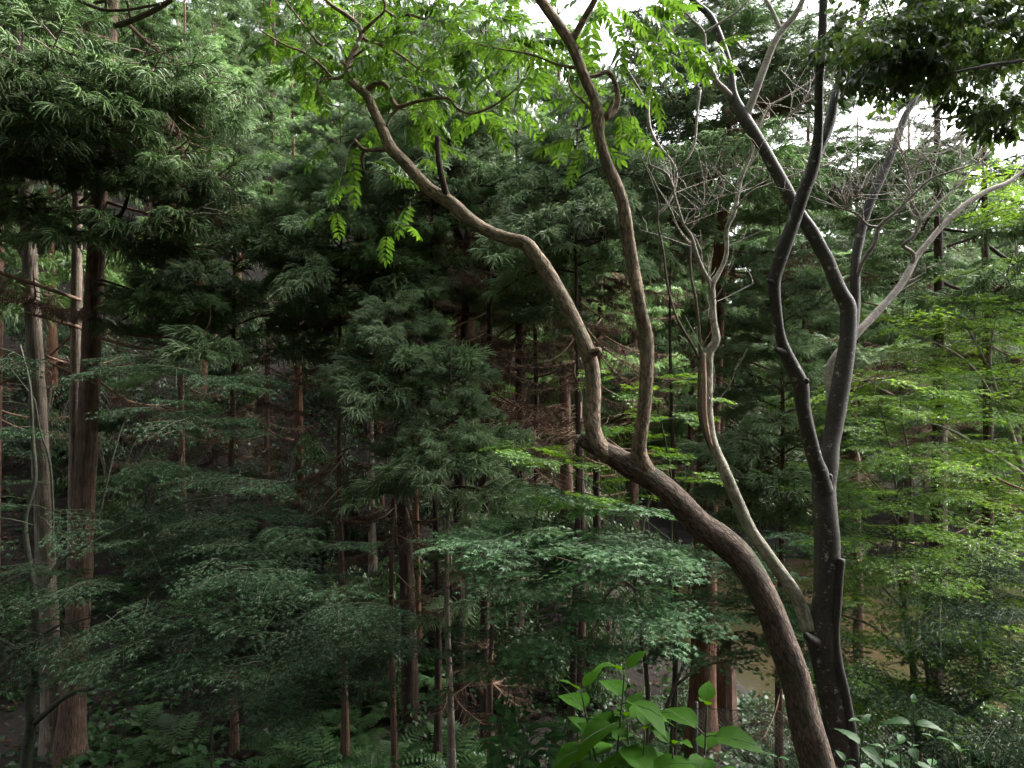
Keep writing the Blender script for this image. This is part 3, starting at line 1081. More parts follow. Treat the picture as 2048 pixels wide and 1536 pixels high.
grow(A, skl, tg, COMP, 'compound_leaf', 'twig', bA, g, (0.55, 0.88), 0.006, 0.0018, 0.35, 0.15, 0.07)

# ------------------------------------------------------------------ smooth dark tree with forked stems
bB = np.array([*P(1700, 1690, 4.75)])
B = thing('forked_tree', 'dark smooth-barked tree dividing into several upright stems beside the leaning trunk', 'tree', bB)
trunkB = [(1706, 1700, 70, 4.75), (1694, 1560, 62, 4.75), (1684, 1500, 56, 4.75), (1664, 1387, 54, 4.75), (1648, 1300, 58, 4.75), (1645, 1270, 58, 4.75), (1650, 1216, 50, 4.75), (1655, 1114, 49, 4.75),
          (1650, 1020, 47, 4.75), (1647, 975, 46, 4.76), (1652, 930, 46, 4.78), (1660, 890, 36, 4.8), (1667, 860, 34, 4.82), (1675, 808, 37, 4.85), (1687, 739, 36, 4.88), (1696, 671, 31, 4.9),
          (1696, 615, 31, 4.92), (1680, 583, 28, 4.93), (1656, 524, 27, 4.97), (1642, 500, 27, 4.98), (1621, 461, 27, 5.0), (1594, 420, 25, 5.02), (1567, 369, 24, 5.05), (1539, 318, 24, 5.08),
          (1509, 267, 23, 5.1), (1487, 234, 25, 5.12), (1468, 191, 16, 5.15), (1461, 144, 15, 5.18), (1447, 96, 15, 5.2), (1428, 46, 14, 5.22), (1414, 25, 13, 5.24), (1390, 5, 12, 5.25), (1360, -30, 11, 5.3)]
skB = [traced_branch(B, 'trunk', trunkB, 'bark_smooth', 24, 0.03, 0.06, 31, bB)]
limbsB = [
    ('bark_smooth', [(1650, 985, 34, 4.72), (1640, 945, 32, 4.7), (1629, 918, 30, 4.68), (1615, 859, 29, 4.65), (1605, 808, 29, 4.62), (1601, 770, 31, 4.6), (1587, 739, 29, 4.58), (1571, 705, 25, 4.56),
                     (1560, 671, 20, 4.54), (1553, 620, 20, 4.5), (1548, 570, 25, 4.48), (1554, 540, 25, 4.47), (1567, 496, 29, 4.45), (1587, 444, 27, 4.43), (1608, 383, 26, 4.4), (1628, 325, 24, 4.38),
                     (1637, 256, 18, 4.36), (1638, 171, 17, 4.33), (1644, 85, 17, 4.3), (1647, 0, 17, 4.28), (1648, -60, 16, 4.26)]),
    ('bark_smooth', [(1624, 335, 16, 4.38), (1645, 284, 20, 4.42), (1659, 246, 21, 4.45), (1668, 205, 17, 4.47), (1676, 171, 16, 4.5), (1690, 137, 15, 4.53), (1708, 85, 13, 4.56), (1725, 20, 11, 4.6), (1735, -40, 10, 4.62)]),
    ('bark_pale', [(1493, 232, 16, 5.12), (1512, 181, 15, 5.1), (1533, 123, 14, 5.08), (1550, 82, 13, 5.06), (1567, 57, 13, 5.05), (1587, 34, 12, 5.03), (1604, 3, 11, 5.0), (1615, -30, 10, 5.0)]),
    ('bark_pale', [(1562, 62, 9, 5.05), (1552, 38, 8, 5.08), (1540, 14, 8, 5.1), (1527, -8, 7, 5.12)]),
    ('bark_pale', [(1464, 195, 13, 5.15), (1447, 177, 12, 5.1), (1430, 160, 11, 5.08), (1420, 125, 11, 5.05), (1411, 100, 7, 5.03), (1408, 66, 6, 5.02), (1390, 45, 5, 5.0), (1372, 25, 4, 5.0), (1360, -10, 4, 5.0)]),
    ('bark_pale', [(1408, 66, 5, 5.02), (1440, 46, 5, 5.0), (1478, 20, 4, 4.98), (1500, -5, 4, 4.95)]),
    ('bark_smooth', [(1702, 690, 18, 4.94), (1709, 640, 18, 4.97), (1711, 603, 18, 5.0), (1710, 568, 19, 5.02), (1712, 517, 18, 5.06), (1718, 485, 18, 5.08), (1727, 444, 18, 5.1), (1744, 393, 19, 5.13), (1768, 342, 18, 5.16),
                     (1792, 284, 16, 5.2), (1809, 236, 14, 5.23), (1833, 191, 11, 5.26), (1848, 160, 9, 5.3)]),
    ('bark_pale', [(1650, 990, 14, 4.85), (1658, 920, 18, 4.95), (1664, 850, 19, 5.0), (1662, 790, 20, 5.05), (1662, 740, 22, 5.08), (1676, 710, 20, 5.1), (1700, 683, 17, 5.13), (1720, 660, 15, 5.15), (1745, 634, 15, 5.2), (1775, 602, 14, 5.25),
                   (1803, 568, 14, 5.3), (1822, 534, 13, 5.35), (1834, 512, 12, 5.38), (1854, 488, 11, 5.4), (1888, 448, 11, 5.45), (1929, 410, 11, 5.5), (1980, 379, 10, 5.55), (2014, 366, 9, 5.6), (2048, 340, 7, 5.65), (2100, 290, 5, 5.7)]),
    ('bark_pale', [(1824, 528, 10, 5.35), (1828, 508, 9, 5.35), (1806, 491, 8, 5.33), (1826, 474, 8, 5.3), (1840, 447, 7, 5.28), (1836, 428, 6, 5.27), (1820, 400, 5, 5.26), (1816, 342, 4, 5.25), (1800, 310, 3, 5.24)]),
    ('bark_pale', [(1840, 447, 6, 5.28), (1867, 417, 6, 5.3), (1908, 379, 5, 5.34), (1946, 338, 4, 5.38), (1990, 290, 3, 5.4), (2020, 250, 2, 5.4)]),
    ('bark_pale', [(1712, 560, 9, 5.02), (1727, 520, 9, 4.98), (1751, 485, 9, 4.95), (1758, 454, 8, 4.93), (1792, 424, 7, 4.9), (1826, 390, 6, 4.88), (1860, 359, 5, 4.85), (1905, 342, 4, 4.82), (1956, 325, 3, 4.8), (2000, 290, 2, 4.8)]),
    ('bark_pale', [(1758, 454, 5, 4.93), (1735, 450, 4, 4.92), (1715, 428, 4, 4.9), (1692, 420, 3, 4.9), (1668, 408, 2, 4.9)]),
    ('bark_pale', [(1692, 420, 3, 4.9), (1704, 400, 3, 4.88), (1724, 380, 2, 4.87)]),
    ('bark_pale', [(1816, 342, 4, 5.25), (1840, 320, 3, 5.2), (1850, 280, 2, 5.18), (1870, 255, 2, 5.15)]),
    ('bark_pale', [(1826, 390, 4, 4.88), (1812, 350, 3, 4.9), (1806, 310, 2, 4.92), (1780, 280, 2, 4.95)]),
    ('bark_pale', [(1908, 379, 4, 5.34), (1920, 340, 3, 5.36), (1914, 300, 2, 5.38), (1890, 260, 2, 5.4), (1880, 220, 2, 5.4)]),
    ('bark_pale', [(1615, 1262, 30, 4.72), (1606, 1225, 27, 4.74), (1587, 1182, 26, 4.76), (1560, 1145, 26, 4.78), (1533, 1107, 25, 4.8), (1502, 1062, 24, 4.84), (1480, 1015, 24, 4.88), (1450, 944, 23, 4.92),
                   (1425, 885, 21, 4.96), (1416, 825, 20, 5.0), (1416, 756, 20, 5.03), (1418, 706, 19, 5.05), (1432, 680, 17, 5.06), (1427, 640, 14, 5.08), (1424, 585, 14, 5.1), (1424, 568, 14, 5.1), (1438, 545, 9, 5.12), (1452, 510, 9, 5.14),
                   (1454, 457, 9, 5.15), (1468, 425, 9, 5.17), (1481, 362, 8, 5.2), (1498, 318, 7, 5.22), (1505, 297, 7, 5.23), (1515, 262, 5, 5.25), (1536, 215, 5, 5.28), (1570, 195, 4, 5.3), (1614, 167, 3, 5.35), (1650, 140, 2, 5.4)]),
    ('bark_pale', [(1424, 570, 10, 5.1), (1406, 541, 9, 5.08), (1393, 508, 8, 5.06), (1382, 472, 7, 5.05), (1368, 451, 6, 5.03), (1352, 400, 5, 5.02), (1336, 350, 4, 5.0), (1300, 330, 3, 5.0)]),
    ('bark_pale', [(1368, 451, 4, 5.03), (1400, 420, 3, 5.0), (1440, 395, 3, 5.0), (1480, 385, 2, 5.0)]),
    ('bark_pale', [(1470, 420, 4, 5.17), (1500, 385, 4, 5.1), (1540, 368, 4, 5.1), (1600, 345, 3, 5.1), (1680, 320, 3, 5.15), (1740, 270, 2, 5.2)]),
    ('bark_pale', [(1505, 297, 4, 5.23), (1540, 280, 4, 5.2), (1580, 228, 3, 5.18), (1610, 205, 3, 5.16), (1660, 185, 2, 5.15)]),
    ('twig', [(1422, 900, 8, 4.95), (1402, 840, 9, 4.97), (1399, 770, 8, 5.0), (1400, 688, 7, 5.03), (1392, 602, 6, 5.05), (1382, 551, 5, 5.08), (1380, 480, 4, 5.1)]),
    ('twig', [(1399, 720, 6, 5.02), (1384, 690, 6, 5.0), (1366, 660, 6, 4.98), (1349, 625, 5, 4.96), (1334, 565, 5, 4.95), (1327, 505, 5, 4.95), (1316, 450, 4, 4.95), (1315, 400, 4, 4.95), (1296, 345, 3, 4.95), (1280, 310, 2, 4.95)]),
    ('bark_pale', [(1315, 430, 6, 5.4), (1340, 400, 6, 5.4), (1352, 340, 6, 5.4), (1310, 280, 6, 5.4), (1296, 230, 7, 5.4), (1305, 150, 6, 5.4), (1330, 80, 5, 5.4), (1380, 30, 4, 5.4)]),
    ('bark_pale', [(1296, 230, 5, 5.4), (1285, 190, 4, 5.4), (1250, 130, 3, 5.4), (1220, 60, 3, 5.4)]),
    ('bark_pale', [(1400, 180, 6, 5.3), (1394, 230, 5, 5.3), (1388, 290, 5, 5.3), (1366, 330, 4, 5.3), (1352, 345, 4, 5.4)]),
    ('bark_pale', [(1378, 120, 5, 5.3), (1388, 160, 5, 5.3), (1400, 180, 5, 5.3)]),
    ('bark_black', [(1682, 1118, 16, 4.68), (1679, 1150, 16, 4.68), (1675, 1200, 17, 4.68), (1671, 1267, 16, 4.68), (1676, 1330, 20, 4.68), (1690, 1387, 19, 4.68), (1704, 1472, 20, 4.68), (1716, 1600, 22, 4.68), (1722, 1720, 24, 4.68)]),
]
for i, (mt, pts) in enumerate(limbsB):
    if i == 16:
        mt = 'bark_split'
    big = max(p[2] for p in pts) > 14
    skB.append(traced_branch(B, 'limb' if mt != 'bark_black' else 'dead_stem', pts, mt, 16 if big else 7, 0.03 if big else 0.05, 0.045 if big else 0.08, 60 + i, bB))
for i, pts in enumerate([[(1556, 568, 12, 4.47), (1541, 563, 11, 4.45), (1536, 561, 7, 4.44)], [(1575, 708, 16, 4.55), (1556, 700, 12, 4.52), (1551, 698, 8, 4.5)],
                         [(1597, 772, 16, 4.6), (1612, 763, 12, 4.56), (1615, 760, 7, 4.54)], [(1640, 1288, 24, 4.72), (1618, 1276, 17, 4.62), (1611, 1268, 9, 4.58)],
                         [(1650, 968, 24, 4.73), (1658, 955, 15, 4.7), (1660, 950, 7, 4.68)]]):
    traced_branch(B, 'branch_stub', pts, 'bark_smooth', 10, 0.008, 0.15, 90 + i, bB)
traced_branch(B, 'split_wood', [(1408, 706, 6, 4.99), (1409, 760, 9, 4.96), (1409, 820, 10, 4.94), (1417, 872, 8, 4.92), (1424, 892, 4, 4.91)], 'wood_raw', 10, 0.02, 0.12, 77, bB)
# fine bare twigs on the pale stems
gt = random.Random(5)
mbx = MB()
for c in skB[8:22]:
    for k in range(16):
        j = gt.randrange(len(c) // 3, len(c))
        p = c[j] - bB
        L = gt.uniform(0.15, 0.5)
        dv = np.array([gt.uniform(-1, 1), gt.uniform(-.5, .5), gt.uniform(0.1, 1.2)])
        dv *= L / np.linalg.norm(dv)
        q = catmull([p, p + dv * 0.5 + np.array([gt.uniform(-.04, .04), 0, gt.uniform(-.03, .03)]), p + dv], 0.08)
        tube(mbx, q, np.linspace(0.0035, 0.0012, len(q)), 4, cap=False)
        for z_ in range(2):
            b_ = q[gt.randrange(1, len(q))]
            e_ = b_ + np.array([gt.uniform(-.12, .12), gt.uniform(-.08, .08), gt.uniform(0, .16)])
            tube(mbx, np.array([b_, (b_ + e_) / 2 + [0.01, 0, 0.005], e_]), [0.002, 0.0015, 0.0008], 3, cap=False)
o = new_obj('bare_twigs', mbx.mesh('bare_twigs', [M['bark_pale']]), B)
o['kind'] = 'stuff'

# ------------------------------------------------------------------ cedars one can tell apart
cedar('tall pale-barked cedar with white lichen left of the twin trunks', 108, 9.6, 0.26, lean=-0.047, zlow=2.4, ztop=11, Lb=2.8, nb=30, mat='bark_cedar_pale', seed=1, ndead=2, nbare=1,
      extra=[(330, 120, 7.6, 'green', 0.2), (240, 200, 7.4, 'green', 0.3), (60, 260, 7.3, 'green', 0.3), (420, 420, 8.2, 'green', 0.2), (130, 60, 7.2, 'green', 0.3), (20, 140, 7, 'green', 0.2)])
t2, _ = cedar('mossy slimmer trunk of the twin cedars', 142, 9.9, 0.19, lean=0.014, zlow=2.6, ztop=11, Lb=2.4, nb=16, mat='bark_cedar_pale', seed=2, ndead=2, nbare=0)
cedar('reddish thicker trunk of the twin cedars, fibrous bark', 138, 9.5, 0.32, lean=0.06, zlow=2.2, ztop=11, Lb=2.8, nb=32, mat='bark_cedar_mid', seed=3, ndead=3, nbare=1,
      extra=[(400, 560, 8.6, 'green', 0.1), (470, 600, 8.8, 'green', 0.2), (330, 640, 8.7, 'green', 0.1), (380, 300, 7.8, 'green', 0.3), (470, 340, 8.2, 'green', 0.3), (300, 90, 7.6, 'green', 0.2), (440, 150, 8, 'green', 0.2), (420, 250, 8, 'dead', 0.1)])
cedar('slender cedar trunk standing before the dark hillside hollow', 366, 14.5, 0.13, zlow=0.4, ztop=7, height=12.3, Lb=1.8, nb=14, ndead=6, seed=4)
cedar('thin cedar hung with brown dead sprays on the dark hillside', 534, 14.0, 0.125, lean=0.004, zlow=0.8, ztop=7, height=12.3, Lb=1.9, nb=14, ndead=14, seed=5)
cedar('thin pale cedar trunk leaning slightly on the leaf-littered bank', 747, 13.0, 0.14, lean=-0.035, zlow=2.0, ztop=5.5, height=10.7, Lb=1.8, nb=12, ndead=6, mat='bark_cedar_pale', seed=6)
cedar('slim reddish cedar trunk close behind the thin pale one', 764, 14.2, 0.12, lean=-0.04, zlow=2.5, ztop=5.5, height=10.7, Lb=1.7, nb=10, ndead=4, mat='bark_cedar_red', seed=7)
cedar('straight dark reddish-brown cedar with ivy at its foot', 822, 10.0, 0.24, lean=-0.028, zlow=1.2, height=10.2, ztop=5, Lb=2.3, nb=14, ndead=12, seed=8, mat='bark_cedar_dark',
      extra=[(780, 640, 8.6, 'green', -0.1), (860, 670, 8.7, 'green', 0.0), (700, 700, 9.0, 'green', 0.0), (800, 610, 8.5, 'green', 0.1), (740, 810, 9.0, 'green', 0.2), (660, 790, 9.3, 'green', 0.2), (790, 740, 8.8, 'dead', 0.1), (880, 720, 9.0, 'green', 0.1), (620, 420, 8.8, 'green', 0.2), (700, 380, 8.6, 'green', 0.2), (660, 500, 9.0, 'green', 0.2), (740, 480, 8.8, 'green', 0.2), (600, 330, 9.0, 'green', 0.2), (560, 520, 9.2, 'green', 0.2), (720, 540, 9, 'dead', 0.2)])
cedar('slim cedar trunk just behind the straight dark one', 836, 12.0, 0.115, lean=-0.01, zlow=1.5, ztop=5, height=10.2, Lb=1.7, nb=8, ndead=6, mat='bark_cedar_red', seed=9)
cedar('dark cedar trunk rising from the fern patch', 918, 10.4, 0.21, lean=0.012, zlow=1.4, height=10.2, ztop=5, Lb=2.2, nb=16, ndead=12, mat='bark_cedar_dark', seed=10,
      extra=[(830, 220, 9, 'green', 0.2), (900, 300, 9, 'green', 0.2), (780, 330, 9.3, 'green', 0.3), (960, 260, 9.2, 'green', 0.1), (960, 340, 9.0, 'dead', 0.1)])
cedar('narrow dark cedar trunk next to the hydrangea bush', 972, 9.7, 0.14, lean=0.0, zlow=1.6, ztop=5, height=10.2, Lb=1.8, nb=10, ndead=12, mat='bark_cedar_dark', seed=11)
tf, atf = cedar('blackish cedar whose thick side limb curves up behind the snaking limb', 1032, 11.0, 0.26, lean=0.004, zlow=1.4, height=9.6, ztop=4.4, Lb=2.1, nb=14, ndead=10, mat='bark_cedar_dark', seed=12, nbare=5)
of = np.array(tf.location)
traced_branch(tf, 'limb', [(1036, 580, 24, 11), (1022, 562, 24, 10.9), (992, 548, 23, 10.8), (958, 526, 22, 10.7), (934, 500, 21, 10.6), (915, 465, 20, 10.5), (905, 440, 18, 10.45), (897, 415, 15, 10.4)], 'bark_cedar_dark', 12, 0.06, 0.06, 3, of)
traced_branch(tf, 'limb', [(1040, 560, 16, 11), (1060, 528, 14, 10.9), (1078, 500, 13, 10.8), (1098, 470, 10, 10.7)], 'bark_cedar_dark', 10, 0.06, 0.06, 4, of)
traced_branch(tf, 'broken_branch', [(1034, 678, 4, 10.6), (1028, 690, 7, 10.6), (1022, 720, 8, 10.6), (1016, 768, 7, 10.6)], 'wood_raw', 8, 0.05, 0.08, 5, of)
traced_branch(tf, 'broken_branch', [(1032, 745, 5, 10.9), (1000, 742, 5, 10.7), (985, 750, 4, 10.6)], 'wood_raw', 6, 0.05, 0.08, 6, of)
cedar('slim dark cedar between the limbed cedar and the leaning tree', 1068, 12.5, 0.12, lean=0.003, zlow=1.2, ztop=4.2, height=9.4, Lb=1.7, nb=10, ndead=12, mat='bark_cedar_dark', seed=13)
cedar('cedar with full pale green crown behind the snaking limb', 1156, 11.2, 0.19, lean=0.01, zlow=1.6, height=9.2, ztop=4, Lb=2.2, nb=14, ndead=12, seed=14, mat='bark_cedar_dark')
cedar('dark cedar with a short dead stub on its trunk', 1192, 12.0, 0.15, lean=0.016, zlow=1.2, ztop=4.2, height=9.4, Lb=1.9, nb=12, ndead=12, mat='bark_cedar_dark', seed=15)
cedar('stout red-barked cedar with fibrous strips behind the pale split stem', 1402, 9.6, 0.37, lean=0.036, zlow=2.5, height=11.5, ztop=6, Lb=2.8, nb=38, ndead=8, mat='bark_cedar_red', seed=16,
      extra=[(1560, 640, 8.6, 'green', 0.2), (1600, 700, 8.4, 'green', 0.2), (1520, 780, 8.5, 'green', 0.2), (1580, 880, 8.3, 'green', 0.3), (1500, 900, 8.4, 'green', 0.2), (1620, 940, 8.4, 'green', 0.3), (1540, 980, 8.2, 'green', 0.3),
             (1520, 560, 8.6, 'green', 0.1), (1650, 600, 8.8, 'green', 0.2), (1640, 480, 8.6, 'dead', 0.1), (1520, 330, 8.4, 'dead', 0.1), (1540, 420, 8.8, 'green', 0.1), (1560, 300, 8.6, 'green', 0.1), (1600, 200, 8.8, 'green', 0.1), (1550, 120, 8.6, 'green', 0.1), (1380, 150, 8.6, 'green', 0.1), (1350, 250, 8.6, 'green', 0.1), (1620, 400, 8.6, 'green', 0.1), (1420, 60, 8.7, 'green', 0.1), (1470, 20, 8.5, 'green', 0.1), (1500, 110, 8.8, 'green', 0.1), (1600, 60, 8.7, 'green', 0.1), (1340, 100, 8.8, 'green', 0.1), (1300, 30, 8.8, 'green', 0.1), (1640, 140, 8.9, 'green', 0.1), (1620, 300, 9.0, 'green', 0.1), (1440, 180, 9.0, 'dead', 0.1)])
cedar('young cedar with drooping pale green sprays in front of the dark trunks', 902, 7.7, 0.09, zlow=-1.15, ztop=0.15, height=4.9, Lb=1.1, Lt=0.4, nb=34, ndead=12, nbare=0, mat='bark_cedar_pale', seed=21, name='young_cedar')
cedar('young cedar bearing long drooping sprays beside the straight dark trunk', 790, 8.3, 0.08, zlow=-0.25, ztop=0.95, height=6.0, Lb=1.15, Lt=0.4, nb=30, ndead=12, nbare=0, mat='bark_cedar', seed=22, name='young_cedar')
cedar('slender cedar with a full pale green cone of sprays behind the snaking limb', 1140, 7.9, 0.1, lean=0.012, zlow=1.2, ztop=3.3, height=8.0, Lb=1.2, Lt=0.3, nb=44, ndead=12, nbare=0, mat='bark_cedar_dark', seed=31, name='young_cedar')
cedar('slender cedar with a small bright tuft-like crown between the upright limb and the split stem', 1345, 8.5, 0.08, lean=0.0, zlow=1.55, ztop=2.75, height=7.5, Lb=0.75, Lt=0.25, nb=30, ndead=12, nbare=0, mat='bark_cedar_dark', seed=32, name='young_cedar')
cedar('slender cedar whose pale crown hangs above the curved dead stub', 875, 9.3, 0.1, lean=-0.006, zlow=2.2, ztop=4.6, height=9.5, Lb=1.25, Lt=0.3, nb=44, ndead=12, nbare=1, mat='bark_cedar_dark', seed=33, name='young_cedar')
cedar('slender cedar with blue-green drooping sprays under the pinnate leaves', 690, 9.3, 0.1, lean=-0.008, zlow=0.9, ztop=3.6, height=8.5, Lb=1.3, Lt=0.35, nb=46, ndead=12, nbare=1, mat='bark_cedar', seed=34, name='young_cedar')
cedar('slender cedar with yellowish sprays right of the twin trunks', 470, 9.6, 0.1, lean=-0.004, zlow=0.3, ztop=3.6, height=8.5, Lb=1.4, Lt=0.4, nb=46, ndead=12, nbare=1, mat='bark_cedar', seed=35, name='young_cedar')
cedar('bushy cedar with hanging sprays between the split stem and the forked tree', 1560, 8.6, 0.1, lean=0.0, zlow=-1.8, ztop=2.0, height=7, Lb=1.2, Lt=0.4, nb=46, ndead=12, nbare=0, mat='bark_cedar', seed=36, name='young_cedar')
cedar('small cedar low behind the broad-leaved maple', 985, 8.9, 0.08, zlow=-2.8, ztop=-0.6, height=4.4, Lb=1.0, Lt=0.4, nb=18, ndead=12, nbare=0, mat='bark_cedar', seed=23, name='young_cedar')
cedar('grey-trunked cedar across the pond', 1886, 17.5, 0.24, zlow=0.4, ztop=6, height=11.3, Lb=2.6, nb=24, ndead=6, mat='bark_cedar_pale', seed=24)
cedar('dark cedar trunk at the near shore of the pond', 1868, 9.4, 0.2, lean=0.004, zlow=0.8, ztop=6, height=11.3, Lb=2.2, nb=16, ndead=4, mat='bark_cedar_dark', seed=25)
cedar('leaning dark cedar trunk right of the fan-shaped maple', 1962, 9.6, 0.17, lean=0.01, zlow=1.0, ztop=6, height=11.3, Lb=2.2, nb=16, ndead=5, mat='bark_cedar_dark', seed=26)
cedar('tall bright cedar whose crown fills the gap beside the forked stems', 1770, 14.5, 0.3, lean=0.0, zlow=1.6, ztop=12, height=17.5, Lb=3.4, nb=56, ndead=5, mat='bark_cedar', seed=28, xy=(9.3, 23.0))
cedar('bright cedar leaning over the far shore of the pond', 1640, 14.5, 0.28, lean=0.01, zlow=1.5, ztop=13, height=18, Lb=3.3, nb=56, ndead=5, mat='bark_cedar', seed=29, xy=(6.4, 22.4))
cedar('full-crowned cedar on the far shore with drooping bright boughs', 1800, 14.5, 0.28, lean=0.0, zlow=1.0, ztop=9.5, height=15, Lb=3.4, nb=50, ndead=4, mat='bark_cedar_pale', seed=37, xy=(12.6, 23.2))
cedar('shorter bright cedar on the far shore behind the pale bare branches', 1900, 14.5, 0.24, lean=0.0, zlow=0.5, ztop=7.0, height=12.5, Lb=3.2, nb=40, ndead=4, mat='bark_cedar_pale', seed=38, xy=(15.6, 22.6))
cedar('cedar trunk behind the forked tree on the pond bank', 1715, 12.5, 0.2, zlow=0.0, ztop=5, height=10.3, Lb=2.2, nb=20, ndead=5, mat='bark_cedar', seed=27)

# long bare limbs sweeping across the twin cedars
o2 = np.array(t2.location)
for i, pts in enumerate([
    [(160, 600, 8, 9.8), (90, 575, 8, 9.0), (0, 545, 8, 8.4), (-60, 520, 7, 8.2)],
    [(165, 625, 8, 9.8), (250, 665, 8, 9.2), (310, 672, 7, 9.0), (355, 668, 6, 8.9), (385, 645, 5, 8.8), (400, 618, 4, 8.7)],
    [(160, 655, 8, 9.8), (100, 638, 7, 9.3), (50, 625, 5, 9.0)],
    [(165, 660, 8, 9.8), (215, 680, 7, 9.3), (270, 695, 6, 9.1), (330, 697, 6, 9.0), (380, 680, 5, 8.9), (415, 655, 4, 8.8), (420, 615, 3, 8.8), (410, 590, 2, 8.8)],
    [(150, 480, 9, 9.8), (60, 478, 10, 9.0), (-20, 455, 9, 8.5)],
    [(155, 482, 10, 9.8), (200, 466, 9, 9.3), (238, 435, 8, 9.1), (256, 390, 7, 9.0), (252, 350, 5, 9.0), (244, 320, 4, 9.0)],
    [(160, 420, 6, 9.8), (105, 424, 5, 9.3), (90, 424, 4, 9.2)],
    [(160, 405, 7, 9.8), (220, 360, 6, 9.3), (275, 322, 5, 9.1), (300, 290, 5, 9.0), (310, 250, 4, 9.0)],
    [(170, 270, 11, 9.8), (200, 225, 10, 9.0), (232, 178, 9, 8.6), (262, 145, 7, 8.4), (330, 155, 5, 8.3)],
    [(240, 50, 12, 8.6), (300, 25, 11, 8.4), (350, -5, 10, 8.2)], [(155, 0, 7, 8.4), (200, 18, 7, 8.3), (250, 20, 6, 8.2), (320, 8, 5, 8.1)],
    [(170, 60, 12, 9.8), (205, 52, 12, 9.2), (240, 50, 11, 8.6)],
    [(190, 770, 7, 9.3), (140, 745, 6, 8.8), (100, 725, 4, 8.5)], [(190, 560, 7, 9.4), (220, 565, 5, 9.2), (300, 600, 4, 9.0), (245, 640, 3, 8.9)],
]):
    traced_branch(t2, 'dead_branch', pts, 'twig_dead' if i in (0, 1, 2, 3, 12) else 'bark_cedar_dark', 7, 0.08, 0.08, 130 + i, o2)

# ------------------------------------------------------------------ cedars crowded farther back
gb = random.Random(77)
spots = []


def free(x, y, r):
    if ((x - PX) / (PRX + 0.6)) ** 2 + ((y - PY) / (PRY + 0.6)) ** 2 < 1:
        return False
    return all((x - a) ** 2 + (y - b) ** 2 > r * r for a, b in spots)


def scatter(n, x0, x1, y0, y1, r, label, group, hts, zl, Lb, nb, mats, sd, ndead=3):
    k = tries = 0
    while k < n and tries < 4000:
        tries += 1
        y = gb.uniform(y0, y1)
        x = gb.uniform(x0, x1)
        if abs(x) > 0.78 * y + 2.5 or not free(x, y, r):
            continue
        spots.append((x, y))
        h = gb.uniform(*hts)
        z = gz(x, y)
        far_cedar(label, x, y, gb.uniform(0.16, 0.34), h, gb.uniform(*zl), Lb / 2.4 * gb.uniform(0.85, 1.15), gb.choice(mats), group, sd + k)
        k += 1


scatter(18, -16, 3, 13.5, 23, 1.7, 'cedar crowded with its like on the dark hillside', 'cedars on the hillside', (8.0, 10.5), (4.5, 6), 1.9, 26, ['bark_cedar', 'bark_cedar_dark', 'bark_cedar_red'], 500)
scatter(22, -24, 4, 24, 37, 2.0, 'cedar crowning the top of the hillside', 'cedars on the hilltop', (9, 13), (0.5, 3), 3.0, 30, ['bark_cedar'], 600, 0)
scatter(8, 1, 6, 13.5, 24, 1.9, 'cedar between the hillside and the pond', 'cedars beside the pond', (10, 13), (3.5, 5.5), 2.3, 28, ['bark_cedar', 'bark_cedar_dark'], 650)
scatter(22, 3, 26, 22, 33, 2.1, 'cedar in the bright stand across the pond', 'cedars across the pond', (9, 14), (1.5, 3), 2.9, 28, ['bark_cedar', 'bark_cedar_pale'], 700, 1)
scatter(26, -2, 40, 34, 50, 2.6, 'pale distant cedar beyond the stand across the pond', 'distant cedars', (13, 19), (0.5, 2), 3.4, 28, ['bark_cedar'], 800, 0)
scatter(6, -13, -7.5, 7.5, 12.5, 2.0, 'shaded cedar beside the pale-barked cedar', 'cedars at the shady edge', (15, 17), (5.5, 7), 2.8, 34, ['bark_cedar'], 900)
SHADE_CEDARS = [(-4.8, 4.2, 7.0, 1.7), (-3.6, 2.2, 6.0, 1.7), (-7.8, 3.4, 5, 1.4), (-5.6, -0.6, 2.4, 1.4), (-2.6, -2.4, 2.0, 1.4), (0.2, -3.6, 2.0, 1.3), (3.2, -3.6, 2.0, 1.3), (6.2, -1.2, 2.2, 1.3),
          (8.0, 1.6, 2.0, 1.3), (11.5, 1.0, 1.5, 1.4), (-9.5, 4.5, 2.5, 1.3), (-11, 1.5, 2, 1.4), (-8.5, 0.5, 2.4, 1.4), (-6.5, -4.0, 2, 1.4), (-1.5, -6.5, 1.5, 1.4), (-4.0, -7.5, 1.5, 1.4), (1.5, -8.0, 1.5, 1.4), (5.0, -7.0, 1.5, 1.4), (8.5, -4.5, 1.5, 1.4)]
for k, (x, y, zl, cs) in enumerate(SHADE_CEDARS):  # cedars added out of view to block sky light
    far_cedar('unseen cedar added round the viewpoint to shade the scene', x, y, 0.3, 14, zl, cs, 'bark_cedar', 'added shading cedars out of view', 950 + k)

# ------------------------------------------------------------------ maples
g = random.Random(21)


